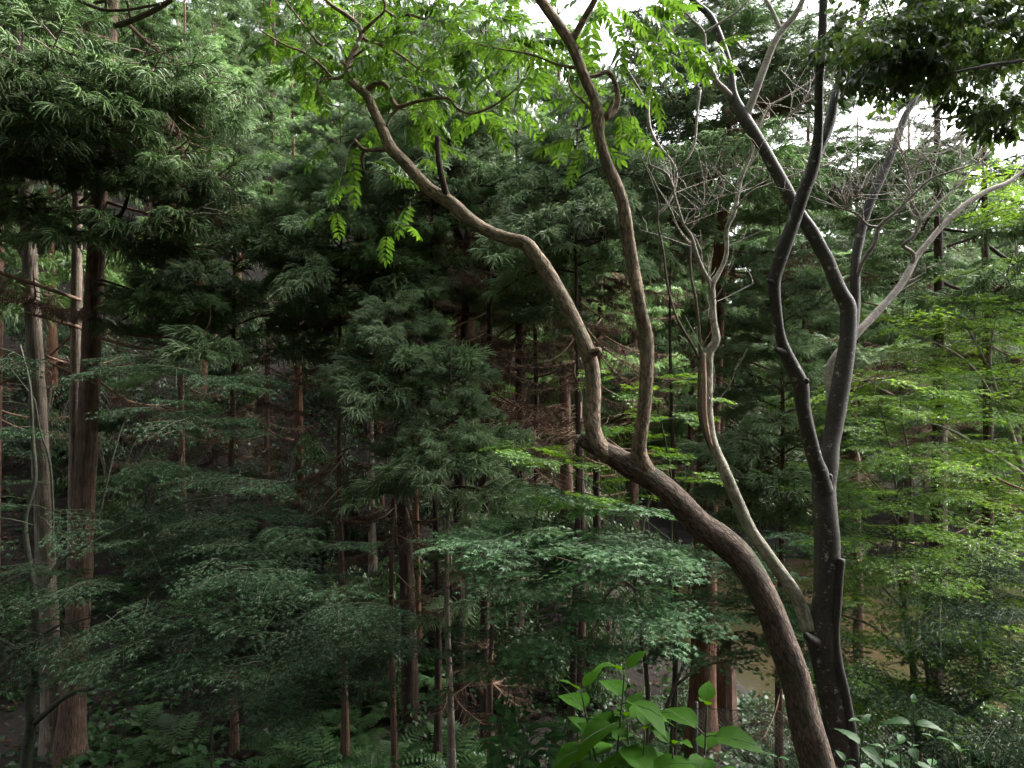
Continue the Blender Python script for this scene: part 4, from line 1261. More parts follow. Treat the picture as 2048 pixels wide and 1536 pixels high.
def maple(name, label, base, stems, mat, targets, lib, twig_mat, scale, seed, tilt=0.12, pitch=0.05, along=0, r0=0.012, group=None):
    gg = random.Random(seed)
    b = P(*base)
    b[2] = gz(b[0], b[1]) - 0.05
    t = thing(name, label, 'tree', b, group)
    sk = []
    for i, pts in enumerate(stems):
        if i == 0:
            rows = [[*b, pts[0][2] / 2 / F * pts[0][3] * 1.25]] + [[*P(x, y, dd), w / 2 / F * dd] for (x, y, w, dd) in pts]
            c = catmull(rows, 0.06)
            mbx = MB()
            tube(mbx, c[:, :3] - b, c[:, 3], 12, lump=0.06, seed=seed)
            new_obj('trunk', mbx.mesh('trunk', [M[mat]]), t)
            sk.append(c[:, :3])
        else:
            sk.append(traced_branch(t, 'limb', pts, mat, 7, 0.06, 0.06, seed + i, b))
    s0 = np.vstack(sk)
    grow(t, s0, targets, SPR[lib], 'leaf_spray', twig_mat, b, gg, scale, r0, 0.0022, tilt, pitch, 0.09, along=along)
    return t


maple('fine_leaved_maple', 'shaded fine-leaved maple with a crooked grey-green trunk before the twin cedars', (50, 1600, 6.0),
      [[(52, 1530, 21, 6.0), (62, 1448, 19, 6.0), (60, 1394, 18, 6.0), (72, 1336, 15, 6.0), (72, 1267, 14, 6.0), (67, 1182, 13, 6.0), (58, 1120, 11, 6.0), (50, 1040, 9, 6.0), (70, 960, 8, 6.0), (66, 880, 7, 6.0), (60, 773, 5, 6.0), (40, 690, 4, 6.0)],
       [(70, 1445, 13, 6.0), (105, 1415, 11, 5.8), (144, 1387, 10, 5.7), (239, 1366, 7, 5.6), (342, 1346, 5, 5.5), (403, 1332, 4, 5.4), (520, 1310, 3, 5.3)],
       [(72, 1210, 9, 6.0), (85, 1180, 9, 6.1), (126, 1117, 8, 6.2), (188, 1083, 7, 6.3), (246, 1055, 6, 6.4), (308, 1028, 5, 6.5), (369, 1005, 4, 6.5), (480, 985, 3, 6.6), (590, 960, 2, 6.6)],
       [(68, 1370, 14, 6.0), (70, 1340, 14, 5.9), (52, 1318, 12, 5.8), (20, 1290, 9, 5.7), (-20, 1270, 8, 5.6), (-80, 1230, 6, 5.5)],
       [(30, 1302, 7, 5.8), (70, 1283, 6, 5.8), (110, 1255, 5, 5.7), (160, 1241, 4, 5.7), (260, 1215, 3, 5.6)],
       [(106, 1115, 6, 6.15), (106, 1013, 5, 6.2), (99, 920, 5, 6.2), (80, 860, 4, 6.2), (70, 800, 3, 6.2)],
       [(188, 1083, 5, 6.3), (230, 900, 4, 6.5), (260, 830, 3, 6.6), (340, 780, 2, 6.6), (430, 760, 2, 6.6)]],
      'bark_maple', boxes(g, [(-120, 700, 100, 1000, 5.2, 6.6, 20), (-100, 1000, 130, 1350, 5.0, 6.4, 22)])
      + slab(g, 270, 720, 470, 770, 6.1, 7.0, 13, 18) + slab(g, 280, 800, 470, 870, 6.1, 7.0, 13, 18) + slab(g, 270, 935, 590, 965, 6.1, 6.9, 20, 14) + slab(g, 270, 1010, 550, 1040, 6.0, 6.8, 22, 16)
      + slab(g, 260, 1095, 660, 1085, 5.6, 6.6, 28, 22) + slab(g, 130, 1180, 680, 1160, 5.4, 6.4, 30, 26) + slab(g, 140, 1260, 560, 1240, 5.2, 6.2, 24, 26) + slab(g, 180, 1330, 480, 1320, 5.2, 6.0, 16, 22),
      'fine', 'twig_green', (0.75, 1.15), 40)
maple('maple_sapling', 'slender maple sapling with three thin green stems in the shade', (424, 1640, 5.6),
      [[(424, 1536, 7, 5.6), (422, 1438, 6, 5.6), (421, 1404, 6, 5.6), (410, 1336, 5, 5.6), (405, 1312, 5, 5.6), (402, 1233, 4, 5.6), (403, 1216, 4, 5.6), (424, 1148, 3, 5.6), (439, 1107, 2, 5.6)],
       [(420, 1434, 5, 5.6), (352, 1346, 4, 5.5), (308, 1298, 3, 5.4), (212, 1230, 2, 5.3)], [(422, 1392, 4, 5.6), (492, 1315, 3, 5.5), (581, 1230, 2, 5.4), (660, 1180, 2, 5.4)],
       [(424, 1500, 3, 5.6), (470, 1450, 3, 5.6), (540, 1390, 2, 5.6), (620, 1330, 2, 5.6)]],
      'twig_green', slab(g, 420, 1120, 700, 1230, 5.0, 6.0, 30, 30) + slab(g, 400, 1230, 740, 1270, 5.0, 6.2, 34, 34) + slab(g, 250, 1290, 700, 1330, 5.0, 6.0, 26, 34) + slab(g, 450, 1390, 680, 1370, 5.2, 6.2, 16, 30),
      'fine', 'twig_green', (0.7, 1.1), 41)
maple('broad_leaved_maple', 'dark-stemmed maple with flat layers of pale broad leaves before the cedars', (1290, 1640, 6.2),
      [[(1290, 1536, 11, 6.2), (1296, 1420, 9, 6.2), (1292, 1340, 9, 6.2), (1280, 1260, 8, 6.15), (1270, 1180, 8, 6.1), (1278, 1110, 7, 6.1), (1290, 1030, 6, 6.1), (1308, 980, 4, 6.1)],
       [(1288, 1500, 8, 6.2), (1330, 1420, 8, 6.3), (1350, 1370, 7, 6.4), (1372, 1320, 6, 6.5), (1392, 1280, 5, 6.6), (1420, 1220, 4, 6.6)],
       [(1274, 1180, 5, 6.1), (1245, 1160, 5, 6.0), (1190, 1137, 4, 5.9), (1150, 1125, 3, 5.8), (1050, 1100, 3, 5.7), (960, 1100, 2, 5.6)],
       [(1245, 1162, 5, 5.8), (1222, 1180, 5, 5.7), (1205, 1205, 4, 5.7), (1195, 1245, 4, 5.65), (1176, 1278, 4, 5.6), (1176, 1320, 3, 5.6)],
       [(1285, 1270, 5, 6.15), (1240, 1225, 4, 5.9), (1170, 1200, 3, 5.8), (1060, 1230, 2, 5.7), (950, 1290, 2, 5.6)],
       [(1350, 1372, 6, 6.4), (1400, 1335, 5, 6.5), (1440, 1325, 4, 6.6), (1520, 1310, 3, 6.8)]],
      'twig', slab(g, 930, 1090, 1240, 1100, 5.3, 6.4, 34, 22) + slab(g, 1020, 1060, 1330, 1120, 5.4, 6.6, 34, 22) + slab(g, 1000, 1150, 1330, 1160, 5.5, 6.6, 24, 24) + slab(g, 1050, 1220, 1340, 1230, 5.4, 6.6, 26, 28)
      + slab(g, 930, 1300, 1200, 1290, 5.3, 6.2, 16, 26) + slab(g, 930, 1370, 1050, 1330, 5.4, 6.0, 7, 24) + slab(g, 1350, 1110, 1540, 1130, 6.2, 7.2, 22, 26) + slab(g, 1340, 1200, 1560, 1220, 6.2, 7.4, 24, 28)
      + slab(g, 1340, 1290, 1540, 1280, 6.2, 7.2, 20, 24) + slab(g, 1540, 1060, 1640, 1120, 6.4, 7.4, 12, 24) + slab(g, 1540, 1200, 1640, 1230, 6.4, 7.4, 14, 24) + slab(g, 1450, 1150, 1620, 1290, 6.6, 7.6, 20, 30) + slab(g, 1080, 980, 1300, 1040, 5.8, 6.6, 10, 22),
      'broad', 'twig_green', (0.7, 1.1), 42)
maple('bright_maple', 'young maple with sparse yellow-green leaves against the leaning trunk', (1340, 1640, 6.8),
      [[(1342, 1500, 7, 6.8), (1352, 1300, 6, 6.8), (1340, 1150, 5, 6.8), (1345, 1000, 4, 6.8), (1330, 880, 4, 6.8), (1300, 780, 3, 6.8), (1260, 740, 2, 6.8)],
       [(1340, 1080, 4, 6.8), (1250, 1010, 3, 6.5), (1150, 950, 2, 6.3), (1030, 890, 2, 6.2)]],
      'twig_green', slab(g, 1030, 890, 1200, 960, 5.9, 6.6, 14, 10) + slab(g, 1100, 990, 1260, 1000, 6.0, 6.6, 10, 14) + slab(g, 1220, 740, 1270, 790, 6.4, 7.0, 5, 12) + slab(g, 1210, 840, 1260, 900, 6.4, 7.0, 6, 14)
      + boxes(g, [(1300, 740, 1390, 960, 6.3, 7.2, 22)]), 'brightbroad', 'twig_green', (0.55, 0.9), 43)
maple('fan_shaped_maple', 'fan-shaped green maple with many thin upswept stems beside the pond', (1840, 1560, 6.9),
      [[(1836, 1440, 13, 6.9), (1832, 1404, 13, 6.9), (1826, 1329, 13, 6.9), (1818, 1278, 12, 6.9), (1809, 1216, 11, 6.9), (1812, 1155, 8, 6.9), (1809, 1096, 7, 6.9), (1820, 1011, 6, 6.9), (1820, 927, 5, 6.9), (1806, 850, 4, 6.9), (1800, 790, 2, 6.9)],
       [(1808, 1214, 8, 6.9), (1799, 1148, 7, 6.9), (1792, 1079, 6, 6.9), (1795, 1010, 5, 6.9), (1785, 930, 4, 6.9), (1770, 850, 3, 6.9), (1750, 780, 2, 6.9)],
       [(1812, 1160, 6, 6.9), (1840, 1110, 5, 6.8), (1900, 1090, 4, 6.7), (1990, 1095, 3, 6.6)], [(1826, 1330, 7, 6.9), (1790, 1290, 6, 6.8), (1740, 1250, 5, 6.7), (1685, 1230, 4, 6.6)],
       [(1828, 1330, 7, 6.9), (1850, 1270, 6, 7.0), (1870, 1190, 5, 7.1), (1850, 1110, 4, 7.1), (1860, 1040, 3, 7.1)], [(1806, 1220, 5, 6.9), (1760, 1170, 4, 6.8), (1690, 1120, 3, 6.7)],
       [(1796, 1050, 4, 6.9), (1760, 980, 3, 6.8), (1710, 930, 2, 6.8)], [(1818, 960, 4, 6.9), (1850, 900, 3, 6.9), (1900, 850, 2, 6.9)]],
      'twig', boxes(g, [(1700, 740, 1920, 900, 6.4, 7.4, 44), (1690, 900, 1900, 1030, 6.3, 7.5, 40), (1680, 1040, 2040, 1180, 6.0, 7.4, 66), (1690, 1180, 2000, 1360, 5.9, 7.2, 66), (1680, 1300, 1800, 1420, 5.6, 6.6, 16)]),
      'bright', 'twig_green', (0.65, 1.0), 44)
maple('spreading_maple', 'spreading bright green maple reaching in over the pond with level tiers of leaves', (2120, 1500, 8.2),
      [[(2110, 1300, 16, 8.2), (2080, 1080, 14, 8.2), (2046, 945, 12, 8.2), (2020, 860, 9, 8.2), (1995, 790, 7, 8.2), (1980, 720, 5, 8.2), (1990, 640, 4, 8.2)],
       [(2050, 950, 8, 8.2), (1970, 900, 7, 8.0), (1900, 860, 5, 7.9), (1840, 840, 3, 7.8)], [(2010, 840, 6, 8.2), (1950, 740, 5, 8.0), (1880, 690, 4, 7.9), (1800, 660, 2, 7.8)],
       [(2090, 1150, 10, 8.2), (2020, 1110, 8, 7.6), (1950, 1085, 6, 7.4), (1880, 1080, 4, 7.2)], [(1990, 760, 5, 8.2), (1930, 650, 4, 8.3), (1880, 620, 3, 8.3)]],
      'bark_pale', slab(g, 1880, 600, 2080, 610, 7.6, 9, 18, 22) + slab(g, 1780, 645, 2080, 670, 7.5, 9, 30, 26) + slab(g, 1840, 720, 2080, 740, 7.4, 9, 34, 28) + slab(g, 1900, 800, 2080, 820, 7.4, 8.8, 24, 28)
      + slab(g, 1860, 890, 2080, 900, 7.2, 8.6, 24, 30) + slab(g, 1900, 980, 2080, 990, 7.2, 8.4, 22, 30) + slab(g, 1960, 350, 2090, 450, 7.5, 8.5, 12, 30) + slab(g, 1960, 540, 2090, 520, 7.5, 8.5, 12, 26),
      'bright', 'twig', (0.8, 1.2), 45)
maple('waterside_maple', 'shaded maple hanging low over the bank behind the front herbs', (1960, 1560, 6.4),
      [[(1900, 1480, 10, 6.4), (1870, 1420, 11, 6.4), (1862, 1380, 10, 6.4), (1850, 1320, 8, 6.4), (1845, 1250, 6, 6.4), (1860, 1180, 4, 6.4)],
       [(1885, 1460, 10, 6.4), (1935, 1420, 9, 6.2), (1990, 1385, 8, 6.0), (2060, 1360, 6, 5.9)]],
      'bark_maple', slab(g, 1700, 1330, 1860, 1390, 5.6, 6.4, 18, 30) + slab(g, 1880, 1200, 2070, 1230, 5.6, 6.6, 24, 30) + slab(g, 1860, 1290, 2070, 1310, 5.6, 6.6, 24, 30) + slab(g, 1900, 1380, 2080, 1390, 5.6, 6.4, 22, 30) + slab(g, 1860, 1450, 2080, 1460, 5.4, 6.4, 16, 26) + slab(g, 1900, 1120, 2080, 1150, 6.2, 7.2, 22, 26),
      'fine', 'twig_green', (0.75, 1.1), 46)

# ------------------------------------------------------------------ broadleaf evergreen reaching in from above
g = random.Random(31)
bE = np.array([3.9, 3.6, gz(3.9, 3.6)])
E = thing('evergreen_tree', 'dark evergreen bough with glossy leaves hanging in against the bright sky', 'tree', bE)
rows = [[*bE, 0.14], [4.0, 3.65, 0, 0.12], [3.95, 3.7, 1.6, 0.1], [3.9, 3.7, 2.6, 0.08], [3.8, 3.8, 4.2, 0.04]]
c = catmull(rows, 0.1)
mbx = MB()
tube(mbx, c[:, :3] - bE, c[:, 3], 14, lump=0.05, seed=4)
new_obj('trunk', mbx.mesh('trunk', [M['bark_smooth']]), E)
skE = [c[:, :3]]
for i, pts in enumerate([[(2560, 60, 26, 3.7), (2300, 20, 18, 3.75), (2048, 35, 13, 3.8), (1930, 62, 10, 3.8), (1850, 72, 7, 3.8), (1760, 60, 5, 3.8), (1700, 80, 3, 3.8)],
                         [(2200, 30, 10, 3.75), (2080, 110, 8, 3.6), (1980, 130, 6, 3.5), (1880, 150, 4, 3.45)], [(2300, 15, 12, 3.75), (2150, -50, 9, 4.0), (1950, -40, 6, 4.1), (1780, -20, 4, 4.2)],
                         [(2250, 60, 8, 3.7), (2120, 180, 6, 3.6), (2040, 215, 4, 3.6)]]):
    skE.append(traced_branch(E, 'limb', pts, 'bark_smooth', 8, 0.06, 0.06, 160 + i, bE))
tg = boxes(g, [(1690, 10, 1830, 120, 3.6, 4.4, 24), (1740, 90, 1900, 140, 3.5, 4.2, 20), (1840, -10, 2090, 80, 3.5, 4.4, 32), (1880, 70, 2090, 110, 3.5, 4.2, 14), (2000, 190, 2090, 235, 3.5, 3.8, 8), (1700, -160, 2300, -20, 3.3, 4.4, 40)])
grow(E, np.vstack(skE), tg, SPR['ever'], 'leaf_spray', 'twig', bE, g, (0.5, 0.72), 0.008, 0.0022, 0.35, 0.25, 0.08)

# ------------------------------------------------------------------ shrubs
g = random.Random(51)


SHRUB = {}


def shrub_mesh(lib, v, n, sc):
    key = (lib, v)
    if key in SHRUB:
        return SHRUB[key]
    seeds, mat = {'shrub': ((40, 41, 42, 43), 'shrub'), 'shrub_bright': ((50, 51, 52), 'maple_light')}[lib]
    gg = np.random.default_rng(1300 + v)
    st, m = MB(), MB()
    ends = []
    for k in range(9):
        a = gg.uniform(0, 6.28)
        rr = gg.uniform(0.3, 0.75)
        e = np.array([math.cos(a) * rr, math.sin(a) * rr, gg.uniform(0.5, 0.95)])
        c = catmull([np.array([0, 0, -0.06]), e * 0.5 + np.array([0, 0, 0.14]), e], 0.1)
        tube(st, c, np.linspace(0.013, 0.004, len(c)), 5, cap=False)
        ends.append(c)
    for k in range(n):
        c = ends[k % 9]
        p = c[int(gg.uniform(0.3, 1.0) * (len(c) - 1))]
        az = math.atan2(p[1], p[0]) + gg.uniform(-1.1, 1.1)
        m.add_mb(SPK[id(M[mat]), int(gg.choice(seeds))], (rotm(0, 0, az) @ rotm(gg.normal(0, .35), gg.normal(0, .4), 0), p), gg.uniform(*sc), gg.uniform(-.3, .3))
    SHRUB[key] = (st.mesh('shrub_stem', [M['twig']]), m.mesh('shrub_foliage', [M[mat], M['twig']]))
    return SHRUB[key]


def shrub(label, x, y, lib, seed, r, h, n, group=None, name='shrub', twig='twig', sc=(0.8, 1.3)):
    gg = random.Random(seed)
    t = thing(name, label, 'shrub', (x, y, gz(x, y)), group)
    t.rotation_euler = (0, 0, gg.uniform(0, 6.28))
    t.scale = (r, r, h)
    a, b = shrub_mesh(lib, seed % 4 + (10 if r > 1.5 else 0), 34, (0.55, 0.95) if r < 1.5 else (0.4, 0.6))
    new_obj('stem', a, t)
    new_obj('foliage', b, t)
    return t


k = 0
while k < 84:
    y = g.uniform(10.8, 24)
    x = g.uniform(-0.72 * y, 4.0)
    br = not (y < 19 or k % 2)
    shrub('bright-leaved shrub higher up the hillside among the cedars' if br else 'leafy dark evergreen shrub growing on the hillside', x, y, 'shrub_bright' if br else 'shrub', 1000 + k, g.uniform(0.8, 1.4), g.uniform(0.9, 2.4), 20, 'bright hillside shrubs' if br else 'dark hillside shrubs')
    k += 1
k = 0
while k < 16:
    a = g.uniform(0.15, 1.9) if k < 12 else g.uniform(2.2, 3.2)
    q = g.uniform(1.12, 1.5)
    shrub('bright green shrub on the far bank of the pond', PX + PRX * q * math.cos(a), PY + PRY * q * math.sin(a), 'shrub_bright', 1100 + k, g.uniform(0.9, 1.6), g.uniform(1.2, 2.6), 22, 'pond-side shrubs', sc=(1.0, 1.6))
    k += 1
for k in range(12):
    x, y = [(1.6, 9.4), (3.1, 9.6), (3.7, 10.3), (4.6, 9.3), (5.4, 9.2), (2.3, 10.6), (5.9, 8.9), (6.6, 9.4), (4.4, 8.9), (6.9, 8.3), (1.2, 11.2), (7.6, 9.0)][k]
    shrub('small dark shrub on the near bank of the pond', x, y, 'shrub', 1160 + k, g.uniform(0.45, 0.65) if x < 4.3 else g.uniform(0.7, 1.0), g.uniform(0.45, 0.7) if x < 4.3 else g.uniform(1.2, 1.9), 20, 'near-bank shrubs')
for k in range(22):
    y = g.uniform(26, 46)
    x = g.uniform(-2, 0.75 * y)
    shrub('tall sunlit shrub far beyond the pond', x, y, 'shrub_bright', 1200 + k, g.uniform(1.6, 2.6), g.uniform(2.5, 5.5), 30, 'far sunlit shrubs', sc=(1.8, 2.8))

# ------------------------------------------------------------------ hydrangeas and herbs
HYL = [ovate(9, 0.56, b, f, 1.0) for b, f in ((0.35, 0.25), (0.55, 0.35), (0.2, 0.2))]
HYN = [ovate(8, 0.42, b, f, 1.0) for b, f in ((0.3, 0.3), (0.5, 0.4))]


def leaf_mesh(lv, mat, twig, seed, pet=0.22):
    gg = np.random.default_rng(seed)
    m = MB()
    v, f = lv
    v = v.copy()
    v[:, 2] += 0.012 * np.sin(v[:, 0] * 22) * (np.abs(v[:, 1]) > 0.01)
    m.add(v + [pet, 0, 0.02], f, 0, tone=np.clip(0.4 + 0.3 * gg.standard_normal(), 0, 1) * np.ones(len(v)), smooth=True)
    tube(m, np.array([[0, 0, 0], [pet * 0.6, 0, 0.03], [pet + 0.02, 0, 0.022]]), [0.016, 0.013, 0.012], 4, mat=1, cap=False)
    tube(m, np.array([[pet, 0, 0.02], [pet + 0.5, 0, 0.018 - 0.25 * 0.25], [pet + 0.9, 0, 0.02 - 0.2]]), [0.010, 0.007, 0.002], 3, mat=1, cap=False)
    return m.mesh('leaf', [M[mat], M[twig]])


LM = {
    'hy': [leaf_mesh(l, 'hydrangea', 'twig_green', i) for i, l in enumerate(HYL)],
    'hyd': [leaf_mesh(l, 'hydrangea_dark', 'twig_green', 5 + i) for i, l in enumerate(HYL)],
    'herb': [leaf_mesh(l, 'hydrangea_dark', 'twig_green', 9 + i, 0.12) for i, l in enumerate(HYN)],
}


def shoot(parent, origin, base, tip, leaves, size, pairs, seed, low=0.3, curve=0.05, twig='twig_green', r=0.005, top=0.3):
    """a stem with crossed pairs of leaves; each leaf a part of its own"""
    gg = random.Random(seed)
    base, tip = np.asarray(base), np.asarray(tip)
    mid = (base + tip) / 2 + np.array([gg.uniform(-1, 1), gg.uniform(-1, 1), 0]) * curve
    c = catmull([base, mid, tip], 0.03)
    mbx = MB()
    tube(mbx, c - origin, np.linspace(r, r * 0.5, len(c)), 6)
    new_obj('stem', mbx.mesh('stem', [M[twig]]), parent)
    az = gg.uniform(0, 3.14)
    for i in range(pairs):
        f = low + (1 - low) * (i / max(1, pairs - 1)) ** 0.9
        p = c[min(len(c) - 1, int(f * (len(c) - 1)))]
        sz = size * (1.0 if i < pairs - 1 else 0.55) * gg.uniform(0.85, 1.1)
        up = (0.75 if i == pairs - 1 else (0.35 if i == pairs - 2 else 0.1 * f))
        for sd in (0, PI):
            new_obj('leaf', gg.choice(leaves), parent, p - origin, Euler((gg.uniform(-.25, .25), -up + gg.uniform(-0.15, 0.2), az + sd + gg.uniform(-0.25, 0.25)), 'XYZ'), sz * gg.uniform(0.85, 1.1))
        az += PI / 2 + gg.uniform(-0.2, 0.2)


def plant(name, label, cat, shoots, leaves, size, group=None, low=0.3):
    b = np.asarray(shoots[0][0], float).copy()
    b[2] = gz(b[0], b[1])
    t = thing(name, label, cat, b, group)
    for i, (ba, ti, pairs, seed) in enumerate(shoots):
        ba = np.array([ba[0], ba[1], gz(ba[0], ba[1]) - 0.02])
        shoot(t, b, ba, ti, leaves, size, pairs, seed, low)
    return t


plant('hydrangea', 'hydrangea shoots with large fresh green leaves before the fence', 'plant',
      [(P(1250, 1800, 2.15), P(1249, 1348, 2.15), 8, 1), (P(1240, 1800, 2.2), P(1163, 1385, 2.25), 7, 2), (P(1290, 1800, 2.1), P(1290, 1462, 2.1), 5, 3), (P(1210, 1800, 2.3), P(1180, 1470, 2.3), 6, 4), (P(1270, 1800, 2.2), P(1255, 1440, 2.25), 6, 5)], LM['hy'], 0.15, low=0.55)
plant('hydrangea', 'single hydrangea stem with large round-toothed leaves beside the leaning trunk', 'plant',
      [(P(1390, 1800, 2.2), P(1414, 1415, 2.2), 8, 11), (P(1370, 1800, 2.15), P(1345, 1495, 2.1), 5, 12)], LM['hy'], 0.16, low=0.55)
plant('herb_plant', 'narrow-leaved herb at the foot of the dark smooth tree', 'plant',
      [(P(1728, 1800, 2.9), P(1727, 1450, 2.9), 8, 21), (P(1735, 1800, 2.9), P(1690, 1525, 2.85), 4, 22), (P(1720, 1800, 2.95), P(1770, 1500, 3.0), 5, 23)], LM['herb'], 0.115, low=0.4)
plant('herb_plant', 'tallest narrow-leaved herb with a pale bud tip by the water', 'plant',
      [(P(1835, 1800, 3.1), P(1828, 1408, 3.1), 9, 31), (P(1840, 1800, 3.1), P(1870, 1480, 3.1), 6, 32), (P(1820, 1800, 3.05), P(1800, 1490, 3.0), 6, 33)], LM['herb'], 0.11, low=0.4)
plant('herb_plant', 'small pale-leaved herb standing apart by the pond bank', 'plant', [(P(1925, 1800, 3.1), P(1920, 1505, 3.1), 4, 41)], LM['herb'], 0.1, low=0.5)
plant('herb_plant', 'low pale herb just in front of the fence foot', 'plant', [(P(1562, 1800, 3.0), P(1556, 1518, 3.0), 4, 42)], LM['herb'], 0.09, low=0.5)
sh = []
for k in range(36):
    px, py, dd = g.uniform(990, 1260), g.uniform(1372, 1500), g.uniform(5.2, 6.6)
    t_ = P(px, py, dd)
    sh.append((t_ + np.array([g.uniform(-.2, .2), g.uniform(-.1, .3), 0]), t_, 4, 60 + k))
plant('hydrangea_bush', 'dense dark green hydrangea bush at the cedar feet', 'shrub', sh, LM['hyd'], 0.15, low=0.5)
for k in range(9):
    px, py, dd = [(660, 1478, 8.2), (740, 1500, 8.0), (780, 1520, 8.0), (830, 1505, 8.1), (700, 1525, 7.9), (520, 1530, 8.0), (400, 1500, 8.4), (230, 1440, 8.6), (200, 1470, 8.4)][k]
    plant('broad_leaf_plant', 'low herb with broad soft leaves on the shaded ground', 'plant', [(P(px, 1560, dd) + np.array([0.05 * q, 0.05 * q, 0]), P(px + 14 * q - 14, py + 6 * q, dd), 3, 90 + k * 3 + q) for q in range(3)],
          LM['hyd'], 0.17, 'broad-leaved herbs under the cedars')


# ------------------------------------------------------------------ ferns
def frond(seed):
    gg = np.random.default_rng(seed)
    m = MB()
    n = 15
    s = np.linspace(0, 1, n + 1)
    path = np.stack([0.62 * s, gg.uniform(-.06, .06) * s ** 2, 0.42 * s - 0.42 * s ** 2.2], -1)
    tube(m, path, np.linspace(0.004, 0.001, n + 1), 3, mat=1, cap=False)
    for i in range(1, n):
        ln = 0.16 * math.sin(PI * min(1, 0.12 + 0.88 * s[i])) ** 0.7 * (1 - 0.3 * s[i]) + 0.012
        for sd in (1, -1):
            p = path[i]
            e = p + np.array([0.35 * ln, sd * ln, -0.12 * ln])
            mid = (p + e) / 2 + [0.02 * ln, 0, 0.05 * ln]
            w = np.array([0.016, 0, 0])
            m.add([p - w * .7, p + w * .7, mid - w, mid + w, e], [(0, 1, 3), (0, 3, 2), (2, 3, 4)], 0, tone=gg.uniform(0, 1))
    return m.mesh('frond', [M['fern'], M['twig_green']])


FR = [frond(i) for i in range(4)]


def fern(label, x, y, n, s, group, seed):
    gg = random.Random(seed)
    t = thing('fern', label, 'fern', (x, y, gz(x, y)), group)
    for i in range(n):
        new_obj('frond', gg.choice(FR), t, (0, 0, 0), Euler((gg.uniform(-.2, .2), gg.uniform(-.45, .25), i * 6.28 / n + gg.uniform(-.3, .3)), 'XYZ'), s * gg.uniform(0.8, 1.2))


for k in range(46):
    if k < 30:
        px, dd = g.uniform(640, 960), g.uniform(8.6, 12.5)
    else:
        px, dd = g.uniform(180, 660), g.uniform(8.8, 13)
    fern('green fern arching over the ground between the cedar feet' if k < 30 else 'fern in deep shade beneath the fine-leaved maple', (px - 1024) / F * dd, dd, 8, g.uniform(0.7, 1.2), 'ferns under the cedars' if k < 30 else 'ferns under the maple', 2000 + k)


# ------------------------------------------------------------------ ground cover and litter
def cover(name, label, n, area, leaf, mats, size, zoff, tilt, seed, dens=None):
    gg = np.random.default_rng(seed)
    m = MB()
    x0, x1, y0, y1 = area
    k = 0
    while k < n:
        x, y = gg.uniform(x0, x1), gg.uniform(y0, y1)
        if abs(x) > 0.75 * y + 1.5:
            continue
        if ((x - PX) / PRX) ** 2 + ((y - PY) / PRY) ** 2 < 1.05:
            continue
        if dens is not None and gg.random() > dens(x, y):
            continue
        add_leaf(m, leaf, np.array([x, y, gz(x, y) + abs(gg.normal(0, zoff))]), gg.uniform(0, 6.28), gg.normal(0, tilt), gg.normal(0, tilt), size * gg.uniform(0.6, 1.4), gg.uniform(0, 1))
        k += 1
    o = new_obj(name, m.mesh(name, mats))
    tag(o, label, kind='stuff')
    return o


def patches(x, y):
    return 0.15 + 0.85 * float(sm(math.sin(x * 1.3 + 2) + math.sin(y * 1.7 + x * 0.6) + 0.6 * math.sin(x * 3.1 - y * 2.3), -0.4, 0.9))


LOWLEAF = ovate(3, 0.75, 0.2, 0.2)
cover('ground_cover', 'low green leaves covering the forest floor', 11000, (-11, 8, 4.0, 14), LOWLEAF, [M['herb']], 0.095, 0.09, 0.45, 5, patches)
cover('bank_cover', 'low green leaves crowding the bank before the fence and the pond', 5200, (0.8, 7.5, 5.0, 11.2), LOWLEAF, [M['herb']], 0.09, 0.14, 0.5, 15)
cover('hillside_ivy', 'dark ivy leaves over the hillside', 9000, (-16, 5, 11, 22), LOWLEAF, [M['shrub']], 0.1, 0.08, 0.6, 6, patches)
cover('leaf_litter', 'brown fallen leaves and needles on the soil', 9000, (-13, 8, 3, 18), ovate(2, 0.4, 0.3, 0.4), [M['litter']], 0.085, 0.015, 0.3, 8)

# ivy round the foot of the straight dark cedar
gg = np.random.default_rng(12)
m = MB()
cx, cy = (822 - 1024) / F * 10.0, 10.0
for k in range(420):
    a, zz = gg.uniform(0, 6.28), abs(gg.normal(0, 0.28))
    rr = 0.16 + gg.uniform(0, 0.3) * max(0.1, 1 - zz / 0.5)
    add_leaf(m, LOWLEAF, np.array([cx + rr * math.cos(a), cy + rr * math.sin(a), gz(cx, cy) + zz]), a + gg.uniform(-.8, .8), gg.uniform(0.2, 1.2), gg.normal(0, .4), 0.075 * gg.uniform(0.6, 1.2), gg.uniform(0, 1))
ivy = new_obj('ivy', m.mesh('ivy', [M['shrub']]))
tag(ivy, 'dark ivy mound round the foot of the straight dark cedar', 'ivy', kind='stuff')

# ------------------------------------------------------------------ wire fence, stump, fallen wood
fa, fb = np.array([2.15, 8.6]), np.array([5.0, 8.2])
bz = gz(*fa)
Fn = thing('wire_fence', 'low chain-link fence in front of the pond', 'fence', (fa[0], fa[1], bz))
Lf = np.linalg.norm(fb - fa)
ux = (fb - fa) / Lf
nn = np.array([-ux[1], ux[0]])
hf = 0.95


def fpt(s, h, off=0.0):
    q = fa + ux * s + nn * off
    f = s / Lf
    return np.array([q[0], q[1], bz + (gz(*fb) - bz) * f + h]) - np.array([fa[0], fa[1], bz])


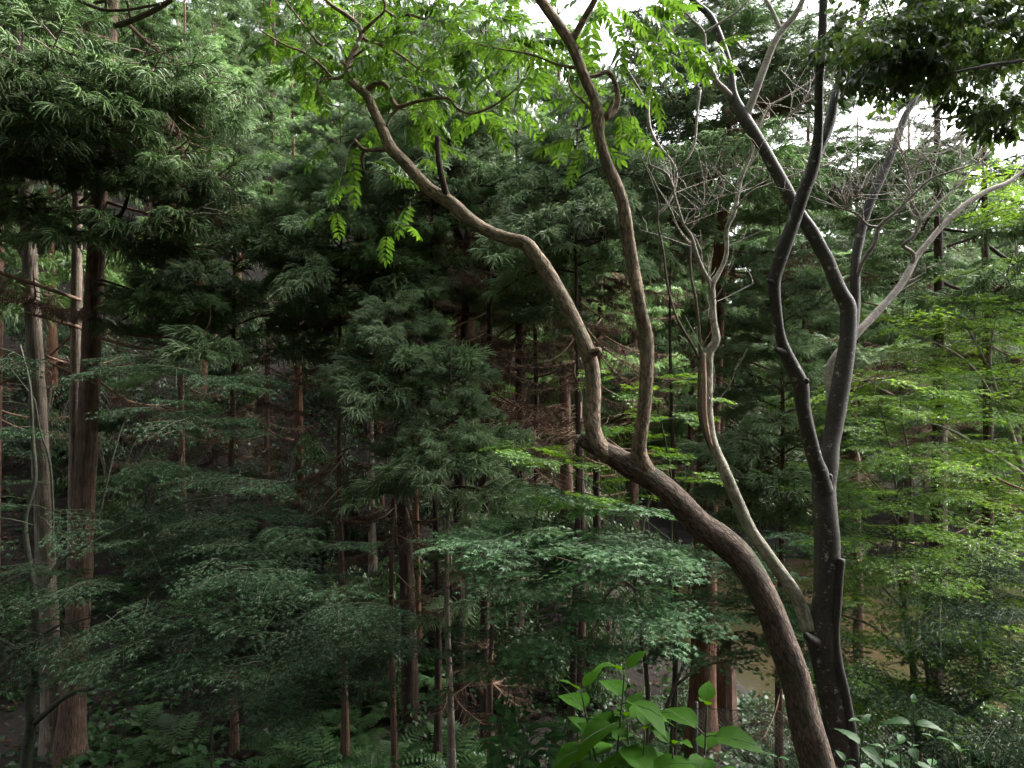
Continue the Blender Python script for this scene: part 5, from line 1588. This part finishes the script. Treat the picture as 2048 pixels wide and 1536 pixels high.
m = MB()
pt = 0.055
k = -hf
while k < Lf:
    for sgn, off in ((1, 0.002), (-1, -0.002)):
        s0, s1 = (k, k + hf) if sgn > 0 else (k + hf, k)
        c0, c1 = max(s0, 0) if sgn > 0 else min(s0, Lf), min(s1, Lf) if sgn > 0 else max(s1, 0)
        h0, h1 = abs(c0 - s0), abs(c1 - s0)
        if (c1 - c0) * sgn > 0.02:
            tube(m, np.array([fpt(c0, h0, off), fpt(c1, h1, off)]), 0.0022, 3, cap=False)
    k += pt
new_obj('mesh', m.mesh('fence_mesh', [M['wire']]), Fn)
for s in (0.02, 1.45, Lf - 0.02):
    m = MB()
    tube(m, np.array([fpt(s, -0.2, 0.03), fpt(s, hf + 0.06, 0.03)]), 0.022, 8)
    new_obj('post', m.mesh('fence_post', [M['wire']]), Fn)
m = MB()
tube(m, np.array([fpt(0, hf, 0.005), fpt(Lf / 2, hf, 0.005), fpt(Lf, hf, 0.005)]), 0.005, 5)
new_obj('top_wire', m.mesh('fence_top_wire', [M['wire']]), Fn)

sx, sy = (1448 - 1024) / F * 10.4, 10.4
St = thing('tree_stump', 'tall broken reddish stump with a ragged top behind the fence', 'stump', (sx, sy, gz(sx, sy)))
m = MB()
hs = 1.25
n = 22
thh = np.linspace(0, 2 * PI, n, endpoint=False)
gs = np.random.default_rng(3)
rows = []
lv = [(-0.1, 0.26), (0.0, 0.2), (0.3, 0.165), (0.7, 0.155), (1.0, 0.15), (1.2, 0.145)]
V, A_ = [], []
rg = 1 + 0.06 * gs.standard_normal(n)
jag = gs.uniform(-0.14, 0.12, n)
jag[4] = 0.3
for zz, rr in lv:
    z_ = np.full(n, zz) + (jag if zz > 1.1 else 0)
    V.append(np.stack([np.cos(thh) * rr * rg, np.sin(thh) * rr * rg, z_], -1))
    A_.append(np.stack([np.cos(thh) * rr, np.sin(thh) * rr, z_], -1))
V.append(np.stack([np.cos(thh) * 0.09, np.sin(thh) * 0.09, np.full(n, 0.85)], -1))
A_.append(np.stack([np.cos(thh) * 0.09, np.sin(thh) * 0.09, np.full(n, 0.85)], -1))
V.append(np.array([[0, 0, 0.8]]))
A_.append(np.array([[0, 0, 0.8]]))
V, A_ = np.vstack(V), np.vstack(A_)
f = []
for i in range(6):
    for j in range(n):
        a, b = i * n + j, i * n + (j + 1) % n
        f += [(a, b, b + n), (a, b + n, a + n)]
f += [(6 * n + j, 6 * n + (j + 1) % n, 7 * n) for j in range(n)]
m.add(V, f, 0, A_)
new_obj('trunk', m.mesh('stump_trunk', [M['bark_cedar']]), St)

gf = random.Random(8)
for k in range(9):
    px, dd = gf.uniform(560, 780), gf.uniform(9.6, 12)
    x, y = (px - 1024) / F * dd, dd
    a, L = gf.uniform(0, 3.14), gf.uniform(0.7, 1.8)
    pts = []
    for q in (-0.5, -0.15, 0.2, 0.5):
        xx, yy = x + math.cos(a) * L * q, y + math.sin(a) * L * q
        pts.append([xx, yy, gz(xx, yy) + 0.04 + gf.uniform(0, 0.12)])
    c = catmull(pts, 0.1)
    m = MB()
    tube(m, c - np.array([x, y, gz(x, y)]), np.linspace(0.022, 0.008, len(c)), 7, lump=0.1, seed=k)
    o = new_obj('fallen_branch', m.mesh('fallen_branch', [M['bark_cedar']]), None, (x, y, gz(x, y)))
    tag(o, 'fallen brown branch lying among the ferns', 'branch', 'fallen branches on the bank')
